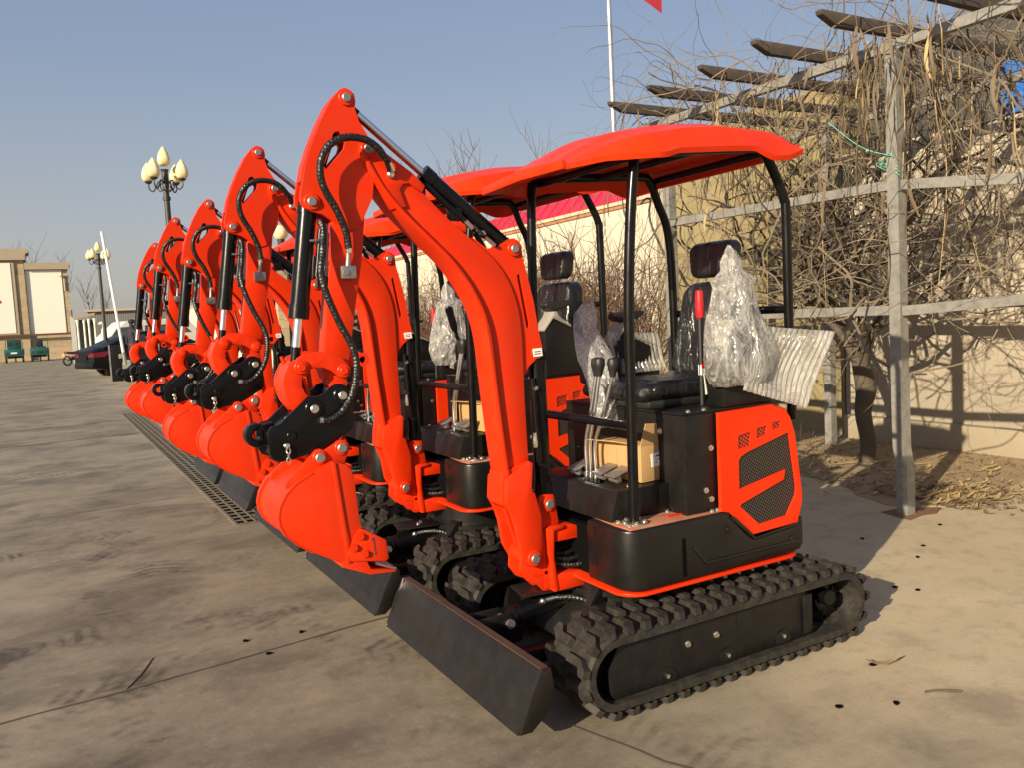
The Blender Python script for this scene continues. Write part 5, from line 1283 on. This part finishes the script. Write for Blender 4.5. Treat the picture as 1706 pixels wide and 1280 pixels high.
spots = [((10.2, 21.3, 0), 1.0, 'slim bare tree above the arm cylinder of the nearest machine'), ((10, 18.6, 0), .93, 'bare sapling with twin tips behind the second canopy roof'),
         ((10.1, 16.0, 0), .88, 'thin bare sapling nearest the flagpole behind the white wall'), ((-.3, 104, 0), 1.95, 'bare tree above the lower white wall panel of the gatehouse'),
         ((1.4, 108, 0), 1.75, 'bare tree just right of the one above the gatehouse panel'), ((4.2, 96, 0), 1.35, 'bare tree behind the small pavilion at far left'),
         ((5.6, 100, 0), 1.2, 'bare tree behind the grey corrugated shed'), ((9.8, 24.5, 0), 1.0, 'bare tree farthest along behind the red roof')]
for i, (l, s_, lab) in enumerate(spots):
    o = tr[i] if i < 3 else copy_tree(tr[i % 3])
    o.location = l; o.scale = (s_, s_, s_); o.rotation_euler = (0, 0, i * 1.3); tag(o, lab, 'tree', 'bare trees beyond the yard')

# ------------------------------------------------------------------ street lamps
def make_lamp(label, loc):
    root = thing('street_lamp', loc, label, 'lamp', 'cluster street lamps')
    p = P(); p.tube([(0, 0, 0), (0, 0, .5)], [.16, .12], 16); p.tube([(0, 0, .5), (0, 0, 4.9)], [.085, .06], 14); p.tube([(0, 0, 4.62), (0, 0, 4.70)], .085, 14); p.tube([(0, 0, 4.9), (0, 0, 5.25)], [.075, .07], 14)
    p.build('lamp_post', 'lampiron', root)
    spots_ = [(.42, 0, 5.06), (-.42, 0, 5.06), (0, .42, 5.06), (0, -.42, 5.06), (0, 0, 5.38)]
    for (x, y, z) in spots_[:4]:
        a = P(); u = Vector((x, y, 0)).normalized()
        a.tube([u * .06 + Vector((0, 0, 4.98)), u * .16 + Vector((0, 0, 5.05)), u * .24 + Vector((0, 0, 4.93)), u * .32 + Vector((0, 0, 4.84)), u * .41 + Vector((0, 0, 4.90)), u * .42 + Vector((0, 0, 5.03))], .016, 8, 5)
        a.tube([u * .06 + Vector((0, 0, 4.86)), u * .14 + Vector((0, 0, 4.83)), u * .21 + Vector((0, 0, 4.90)), u * .17 + Vector((0, 0, 4.96))], .013, 8, 5)
        a.tube([(x, y, z - .04), (x, y, z)], [.05, .085], 14); a.build('lamp_bracket', 'lampiron', root)
    P().tube([(0, 0, 5.24), (0, 0, 5.30)], [.07, .09], 14).build('lamp_collar', 'lampiron', root)
    for (x, y, z) in spots_:
        rings = []; n_ = 20
        for (h, r) in ((0, .075), (.03, .115), (.10, .145), (.18, .140), (.28, .105), (.36, .060), (.43, .010)):
            rings.append([(x + r * cos(tau * k / n_) * (1 + .07 * cos(4 * tau * k / n_ + h * 6)), y + r * sin(tau * k / n_) * (1 + .07 * cos(4 * tau * k / n_ + h * 6)), z + h) for k in range(n_)])
        p = P(); p.loft(rings); p.build('bud_globe', 'lamp', root, 60)
    return root
l1 = make_lamp('tall cluster street lamp with cream bud globes close above the excavator arms', (2.60, 20, 0)); l1.scale = (1, 1, 1.0); l1.rotation_euler = (0, 0, R(-40))
l2 = copy_tree(l1); l2.location = (2.24, 40, 0); l2.rotation_euler = (0, 0, R(-35)); l2['label'] = 'smaller looking cluster street lamp beside the raised barrier arm at far left'
gl = thing('globe_lamp', (6.60, 26, 0), 'single round cream globe lamp glimpsed between the nearest arms', 'lamp')
p = P(); p.box(-.32, .32, -.3, .3, 0, 4.0); p.box(-.42, .42, -.4, .4, 3.98, 4.16, .01); p.build('stone_pier', 'stone', gl); p = P(); p.tube([(0, 0, 4.14), (0, 0, 4.42)], [.09, .12], 14); p.build('lamp_neck', 'lampiron', gl)
P().ell((0, 0, 4.62), .235, .235, .235, 24, 16).build('globe', 'lamp', gl, 60)

# ------------------------------------------------------------------ far gatehouse wall
bd = thing('gatehouse', (0, 86, 0), 'pale gatehouse with framed cream panels and stone cladding at far left', 'building')
p = P(); p.box(-9, -1.25, -.25, 2.2, 0, 8.95); p.box(-1.25, 2.15, 0, 2.0, 0, 8.10); p.build('stone_wall', 'stone', bd)
p = P(); p.box(-8, -2.0, -.38, -.255, 2.35, 8.75); p.build('frame_panel', 'cornice', bd)
p = P(); p.box(-7.9, -2.28, -.42, -.385, 2.5, 8.7); pa = p.build('cream_panel', 'cream', bd)
p = P(); p.box(-1.20, 1.66, -.06, -.004, 2.35, 8.06); p.build('cream_panel', 'cream', bd)
p = P(); p.prism([(-9.2, 8.955), (-1.10, 8.955), (-1.05, 9.5), (-.78, 9.62), (-.78, 9.95), (-9.2, 9.95)], -.62, 2.5); p.prism([(-1.22, 8.12), (2.22, 8.12), (2.30, 8.45), (2.42, 8.5), (2.42, 8.72), (-1.22, 8.72)], -.35, 2.3); p.build('cornice', 'cornice', bd)
p = P(); p.box(-9, 2.3, -.55, -.43, 2.18, 2.36); p.build('brown_rail', 'rail', bd)
p = P(); p.ell((-3.6, -.43, 5.30), .42, .03, .22, 18, 10); p.build('wall_emblem', 'redpaint', bd)
p = P(); p.tube([(1.86, -.12, 6.2), (1.86, -.16, 7.35)], .09, 10); p.tube([(1.86, -.2, 7.3), (1.86, -.2, 7.5)], [.12, .40], 14); p.build('wall_light', 'cornice', bd)
p = P(); p.box(2.16, 2.26, -.3, -.2, 0, 4.4); p.build('drain_pipe', 'rail', bd)

# ------------------------------------------------------------------ teal cargo tricycles
def trike(label, loc, cab):
    root = thing('cargo_tricycle', loc, label, 'tricycle', 'teal cargo tricycles by the gatehouse')
    b = P(); b.box(-.68, .68, -.9, .9, .55, .66); b.box(-.68, .68, -.94, -.88, .66, 1.12, .01); b.box(-.70, -.64, -.9, .9, .66, 1.10); b.box(.64, .70, -.9, .9, .66, 1.10)
    bo = b.build('cargo_bed', 'teal', root)
    c = P(); c.box(-.5, .5, 1.0, 1.9, .62, 1.25, .06)
    if cab: c.box(-.52, .52, .95, 1.85, 1.1, 1.85, .10); 
    c.build('front_body', 'teal', root)
    w = P()
    if cab:
        w.box(-.42, -.06, .94, .955, 1.35, 1.72); w.box(.06, .42, .94, .955, 1.35, 1.72)
    else: w.box(-.28, .28, .93, .96, 1.25, 1.80, .03)
    w.build('rear_window', 'tealdark', root)
    fr = P(); fr.tube([(-.62, .9, 1.1), (-.60, .9, 1.75), (-.48, .9, 1.86), (.48, .9, 1.86), (.60, .9, 1.75), (.62, .9, 1.1)], .03, 8, 4); fr.build('roll_bar', 'teal', root)
    for x in (-.60, .60): P().tube([(x - .07, -.35, .30), (x + .07, -.35, .30)], .30, 20).build('wheel', 'tyre', root)
    P().tube([(-.05, 1.7, .28), (.05, 1.7, .28)], .28, 20).build('wheel', 'tyre', root)
    P().box(-.22, .22, -.965, -.945, .74, .86).build('number_plate', 'white' if cab else 'tealdark', root)
    for x in (-.5, .5): P().box(x - .08, x + .08, -.965, -.945, .78, .86).build('tail_lamp', 'tail', root)
    P().box(-.5, .5, -.5, .5, .36, .54).build('axle', 'tealdark', root)
    return root
trike('teal cargo tricycle with an enclosed cab, left of the pair', (-2.42, 80, 0), True); trike('teal cargo tricycle with an open hoop frame, right of the pair', (-.58, 80, 0), False)

# ------------------------------------------------------------------ motorcycle
mo = thing('motorcycle', (1.55, 60, 0), 'dark red motorcycle parked behind the dark sedan', 'motorcycle', rz=R(35))
for x in (-.62, .62): P().yring(x, .32, -.05, .05, .32, .24, 22).build('wheel', 'tyre', mo)
p = P(); p.tube([(-.62, 0, .32), (-.2, 0, .45), (.2, 0, .42), (.45, 0, .85), (.62, 0, .32)], .035, 8); p.box(-.25, .2, -.12, .12, .35, .62, .03); p.build('frame', 'tealdark', mo)
p = P(); p.prism([(-.75, .80), (-.70, .92), (-.2, .88), (.1, .92), (.30, 1.02), (.42, .95), (.38, .78), (-.15, .70)], -.13, .13, (), .04); p.build('tank_and_seat', 'motored', mo)
p = P(); p.tube([(.48, -.35, 1.10), (.42, 0, 1.05), (.48, .35, 1.10)], .018, 8); p.build('handlebar', 'tealdark', mo); P().box(-.86, -.80, -.12, .12, .55, .78, .01).build('number_plate', 'palepod', mo)

# ------------------------------------------------------------------ parked dark sedan, pale van
def lerp_prof(prof, x):
    for (a, za), (c, zc) in zip(prof, prof[1:]):
        if x <= c: return za + (zc - za) * (x - a) / (c - a)
    return prof[-1][1]
car = thing('parked_car', (1.67, 38, 0), 'dark navy sedan parked with its tail towards the yard', 'car', rz=R(18))
SC = 1.3; car.scale = (SC, SC, SC)
p = P(); rings = []
belt = [(0, .86), (.12, .95), (.9, .98), (2.2, .95), (3.4, .92), (4.2, .80), (4.7, .62)]
for i in range(25):
    x = 4.7 * i / 24; zt = lerp_prof(belt, x); zb = .22 + .10 * max(0, 1 - x / .5) + .08 * max(0, (x - 4.3) / .4); w = .90 - .10 * max(0, 1 - x / .5) ** 2 - .16 * max(0, (x - 4.1) / .6) ** 2
    xx = x + (0.10 * (1 - i) if i == 0 else 0)
    rings.append([(x, .90 + s_ * w * k1, zb + (zt - zb) * k2) for s_, k1, k2 in ((-1, .9, 0), (-1, 1, .18), (-1, 1.0, .55), (-1, .93, .92), (-1, .80, 1), (1, .80, 1), (1, .93, .92), (1, 1, .55), (1, 1, .18), (1, .9, 0))])
p.loft(rings); p.build('car_body', 'carpaint', car, 40)
p = P(); rings = []
rf_ = [(.35, .97), (1.0, 1.26), (1.5, 1.41), (2.2, 1.45), (2.8, 1.36), (3.55, .95)]
for i in range(17):
    x = .35 + 3.2 * i / 16; zt = lerp_prof(rf_, x); t_ = (zt - .95) / .5; w = .80 - .16 * t_
    rings.append([(x, .90 - .82, .93), (x, .90 - w, .93 + (zt - .93) * .85), (x, .90 - w * .82, zt), (x, .90 + w * .82, zt), (x, .90 + w, .93 + (zt - .93) * .85), (x, .90 + .82, .93)])
p.loft(rings); p.build('cabin_roof', 'carpaint', car, 40)
for sy in (-1, 1):
    p = P(); yy = .90 + sy * .79
    w_ = [(.95, 1.02), (1.25, 1.25), (1.6, 1.33), (1.72, 1.33), (1.72, 1.0)]; w2 = [(1.78, 1.0), (1.78, 1.34), (2.3, 1.35), (2.75, 1.27), (3.15, 1.02)]
    for w__ in (w_, w2): p.raw([(x, .90 + sy * (.815 - .30 * max(0, (z - 1.0))), z) for x, z in w__] + [(x, .90 + sy * (.80 - .30 * max(0, (z - 1.0))), z) for x, z in w__], [tuple(range(len(w__)))] + [(j, (j + 1) % len(w__), len(w__) + (j + 1) % len(w__), len(w__) + j) for j in range(len(w__))])
    p.build('side_window', 'glass', car)
    for x in (.98, 3.75):
        wh = P(); y0_, y1_ = sorted((.90 + sy * .93, .90 + sy * .72)); wh.ycyl(x, .31, y0_, y1_, .315, 26, .02); who = wh.build('wheel', 'tyre', car)
        P().ycyl(x, .31, .90 + sy * .935 - .004, .90 + sy * .935 + .004, .205, 20).build('rim', 'alloy', who)
    p = P(); p.loft([[(-.015, .90 + sy * .38, .66), (-.015, .90 + sy * .38, .74), (-.01, .90 + sy * .80, .80), (-.01, .90 + sy * .80, .66)], [(.10, .90 + sy * .40, .66), (.10, .90 + sy * .40, .76), (.52, .90 + sy * .915, .84), (.30, .90 + sy * .915, .66)]]); p.build('tail_lamp', 'tail', car)
p = P(); p.box(.38, 1.0, .35, 1.45, .955, .965); p.build('rear_screen', 'glass', car); P().box(-.03, -.012, .62, 1.18, .56, .70).build('number_plate', 'carpaint', car)
P().box(-.05, .25, .12, 1.68, .28, .50, .05).build('rear_bumper', 'carpaint', car)
van = thing('parked_van', (2.7, 48, 0), 'pale grey minivan parked behind the dark sedan', 'van', rz=R(12)); van.scale = (1.25, 1.25, 1.25)
p = P(); p.prism([(0, .3), (0, 1.3), (.35, 1.60), (.8, 2.0), (3.4, 2.05), (3.9, 1.5), (4.4, 1.2), (4.5, .3)], 0, 1.75, (), .08, 3); p.build('van_body', 'palevan', van)
p = P(); p.prism([(.25, 1.38), (.48, 1.72), (1.5, 1.78), (1.5, 1.35)], -.006, .002); p.prism([(1.6, 1.35), (1.6, 1.78), (3.2, 1.80), (3.6, 1.4)], -.006, .002); p.build('side_window', 'glass', van)
for x in (.9, 3.6): P().ycyl(x, .33, -.02, .2, .33, 22).build('wheel', 'tyre', van)
P().prism([(.30, .8), (.05, .8), (.05, 1.2), (.30, 1.2)], -.006, .002).build('tail_lamp', 'tail', van)

# ------------------------------------------------------------------ raised barrier gate
bg = thing('barrier_gate', (2.14, 33.5, 0), 'car park barrier with black cabinet and white arm raised', 'barrier', rz=0)
p = P(); p.box(-.20, .20, -.2, .2, .02, 1.34, .02); p.build('cabinet', 'satin', bg); p = P(); p.box(-.22, -.17, -.215, -.19, .02, 1.36); p.box(-.24, .24, -.24, .24, 0, .02); p.build('cabinet_trim', 'galv', bg)
p = P(); p.tube([(.27, -.24, .99), (-.10, -.26, 5.45)], .05, 12); p.build('barrier_arm', 'white', bg)
p = P(); p.tube([(.30, -.24, .62), (.262, -.24, 1.08)], .06, 12); p.box(.1, .3, -.28, -.16, .85, 1.02, .02); p.build('arm_socket', 'galv', bg)

# ------------------------------------------------------------------ shed, pavilion, swan-neck pipe
sd_ = thing('corrugated_shed', (2.55, 62, 0), 'long grey corrugated shed behind the parked cars', 'shed', rz=R(-10))
p = P(); p.box(0, 14, 0, 5, 0, 3.45); p.build('wall', 'corrug', sd_); p = P(); p.prism([(-.2, 3.45), (14.2, 3.45), (14.2, 3.6), (-.2, 3.6)], -.3, 5.3); p.build('roof', 'cornice', sd_)
pv = thing('pavilion', (2.2, 59.5, 0), 'small open pavilion with pale columns beside the grey shed', 'pavilion')
p = P(); p.prism([(-.55, 2.92), (.55, 3.12), (.62, 3.30), (-.45, 3.12), (-.7, 3.10)], -.7, .7); p.build('roof', 'cornice', pv)
for x in (-.42, -.05, .22, .55): P().tube([(x, -.5, 0), (x, -.5, 2.6), (x, -.5, 2.95)], [.06, .055, .11], 12).build('column', 'cream', pv)
p = P(); p.box(-.5, .6, .3, .36, 0, 2.9); p.build('back_panel', 'tealdark', pv)
wp_ = P(); wp_.box(1.42, 1.82, 60.4, 60.5, 0, 3.15); tag(wp_.build('white_panel', 'palevan'), 'narrow white panel wall between gatehouse and pavilion', 'panel')
sw_ = P(); sw_.tube([(2.33, 44, 0), (2.36, 44, 1.8), (2.43, 44, 2.15), (2.40, 44, 2.33), (2.32, 44, 2.37), (2.24, 44, 2.30)], .06, 12, 6); tag(sw_.build('bent_pipe', 'cream'), 'pale bent pipe curving over behind the sedan', 'pipe')

# ------------------------------------------------------------------ person beside the sedan
pe = thing('person', (3.02, 36.6, 0), 'person in dark cap, jacket and trousers standing beside the dark sedan', 'person', rz=R(120)); pe.scale = (1.32, 1.32, 1.32)
def skin_mesh(name, pts, edges, mat, parent):
    me = bpy.data.meshes.new(name); me.from_pydata([p_[:3] for p_ in pts], edges, []); o = bpy.data.objects.new(name, me); COL.objects.link(o)
    md = o.modifiers.new('s', 'SKIN'); md.use_smooth_shade = True
    for v, p_ in zip(me.skin_vertices[0].data, pts): v.radius = (p_[3], p_[4] if len(p_) > 4 else p_[3])
    me.skin_vertices[0].data[0].use_root = True
    o.modifiers.new('d', 'SUBSURF').levels = 2; o.modifiers['d'].render_levels = 2
    bpy.context.view_layer.update()
    m2 = bpy.data.meshes.new_from_object(o.evaluated_get(bpy.context.evaluated_depsgraph_get())); bpy.data.objects.remove(o)
    m2.materials.clear(); m2.materials.append(M[mat]); m2.polygons.foreach_set('use_smooth', [True] * len(m2.polygons))
    q = bpy.data.objects.new(name, m2); COL.objects.link(q); q.parent = parent; return q
bodyp = [(0, 0, .92, .15, .11), (0, 0, 1.10, .15, .10), (0, .01, 1.30, .18, .11), (0, .01, 1.42, .12, .09), (0, 0, 1.50, .055, .055), (0, -.02, 1.58, .075, .085), (0, -.02, 1.66, .075, .085),
         (.19, 0, 1.40, .065), (.26, .02, 1.14, .052), (.25, -.08, .90, .04), (.245, -.11, .80, .035), (-.19, 0, 1.40, .065), (-.26, .03, 1.14, .052), (-.27, -.03, .90, .04), (-.27, -.05, .80, .035),
         (.09, 0, .86, .10), (.10, -.02, .48, .07), (.11, .02, .09, .05), (.11, -.12, .04, .045), (-.09, 0, .86, .10), (-.11, .02, .48, .07), (-.12, .06, .09, .05), (-.12, -.08, .04, .045)]
bode = [(0, 1), (1, 2), (2, 3), (3, 4), (4, 5), (5, 6), (3, 7), (7, 8), (8, 9), (9, 10), (3, 11), (11, 12), (12, 13), (13, 14), (0, 15), (15, 16), (16, 17), (17, 18), (0, 19), (19, 20), (20, 21), (21, 22)]
bdy = skin_mesh('body', bodyp, bode, 'cloth', pe)
p = P(); p.ell((0, -.02, 1.70), .098, .108, .075, 16, 10); p.box(-.07, .07, -.19, -.08, 1.685, 1.70, .006); p.build('cap', 'cloth', pe)
p = P(); p.ell((0, -.045, 1.615), .066, .075, .085, 16, 12); p.ell((0, -.125, 1.615), .012, .018, .02, 8, 6); p.ell((.072, -.03, 1.615), .012, .02, .03, 8, 6); p.ell((-.072, -.03, 1.615), .012, .02, .03, 8, 6); p.build('face', 'skin', pe)

# ------------------------------------------------------------------ light, sky, camera
w = bpy.data.worlds.new('World'); S.world = w; w.use_nodes = True
nt = w.node_tree; sky = nt.nodes.new('ShaderNodeTexSky'); sky.sky_type = 'NISHITA'; sky.sun_disc = False
EL, AZ = R(21.0), math.atan2(-.906, -.423)          # sun behind and to the left of the camera
sky.sun_elevation = EL; sky.sun_rotation = AZ; sky.air_density = 1.0; sky.dust_density = 3.2; sky.ozone_density = 1.6; sky.altitude = 60
bg_ = nt.nodes['Background']; bg_.inputs[1].default_value = SKY_STRENGTH
# hazy winter air: the clear-sky model is veiled by a grey layer that thickens towards the horizon
tc = nt.nodes.new('ShaderNodeTexCoord'); sp_ = nt.nodes.new('ShaderNodeSeparateXYZ'); nt.links.new(tc.outputs['Generated'], sp_.inputs[0])
hz_ = ramp(nt, sp_.outputs[2], ((0, (3.15, 2.88, 2.58)), (.07, (2.85, 2.70, 2.58)), (.15, (2.40, 2.46, 2.64)), (.28, (1.72, 2.06, 2.72)), (.45, (1.35, 1.75, 2.75)), (1, (.9, 1.3, 2.5))))
nt.links.new(mixc(nt, .72, sky.outputs[0], hz_), bg_.inputs[0])
ld = bpy.data.lights.new('sun', 'SUN'); ld.energy = SUN; ld.angle = R(.53); ld.color = (1.0, .85, .62)
lo = bpy.data.objects.new('sun', ld); COL.objects.link(lo); lo.location = (-20, -10, 20)
dirv = Vector((.906 * cos(EL), .423 * cos(EL), -sin(EL))); lo.rotation_euler = dirv.to_track_quat('-Z', 'Y').to_euler()
F = 1370.0; CX, CY = 853.0, 640.0
def dv(px, py): return Vector(((px - CX) / F, -(py - CY) / F, -1)).normalized()
ay = dv(78, 569); ax = dv(3300, 408); ax = (ax - ay * ax.dot(ay)).normalized(); az = ax.cross(ay)
Mw = Matrix((ax, ay, az))
cd = bpy.data.cameras.new('camera'); cam = bpy.data.objects.new('camera', cd); COL.objects.link(cam)
cd.sensor_width = 36; cd.lens = F / 1706 * 36; cd.clip_end = 3000; cd.clip_start = .05
cam.matrix_world = Matrix.Translation((0, 0, 1.6)) @ Mw.to_4x4()
S.camera = cam
S.view_settings.view_transform = 'Standard'; S.view_settings.look = 'None'; S.view_settings.exposure = EXPOSURE; S.view_settings.gamma = 1; S.view_settings.use_curve_mapping = False
S.cycles.max_bounces = 8; S.cycles.transparent_max_bounces = 24; S.cycles.use_denoising = True
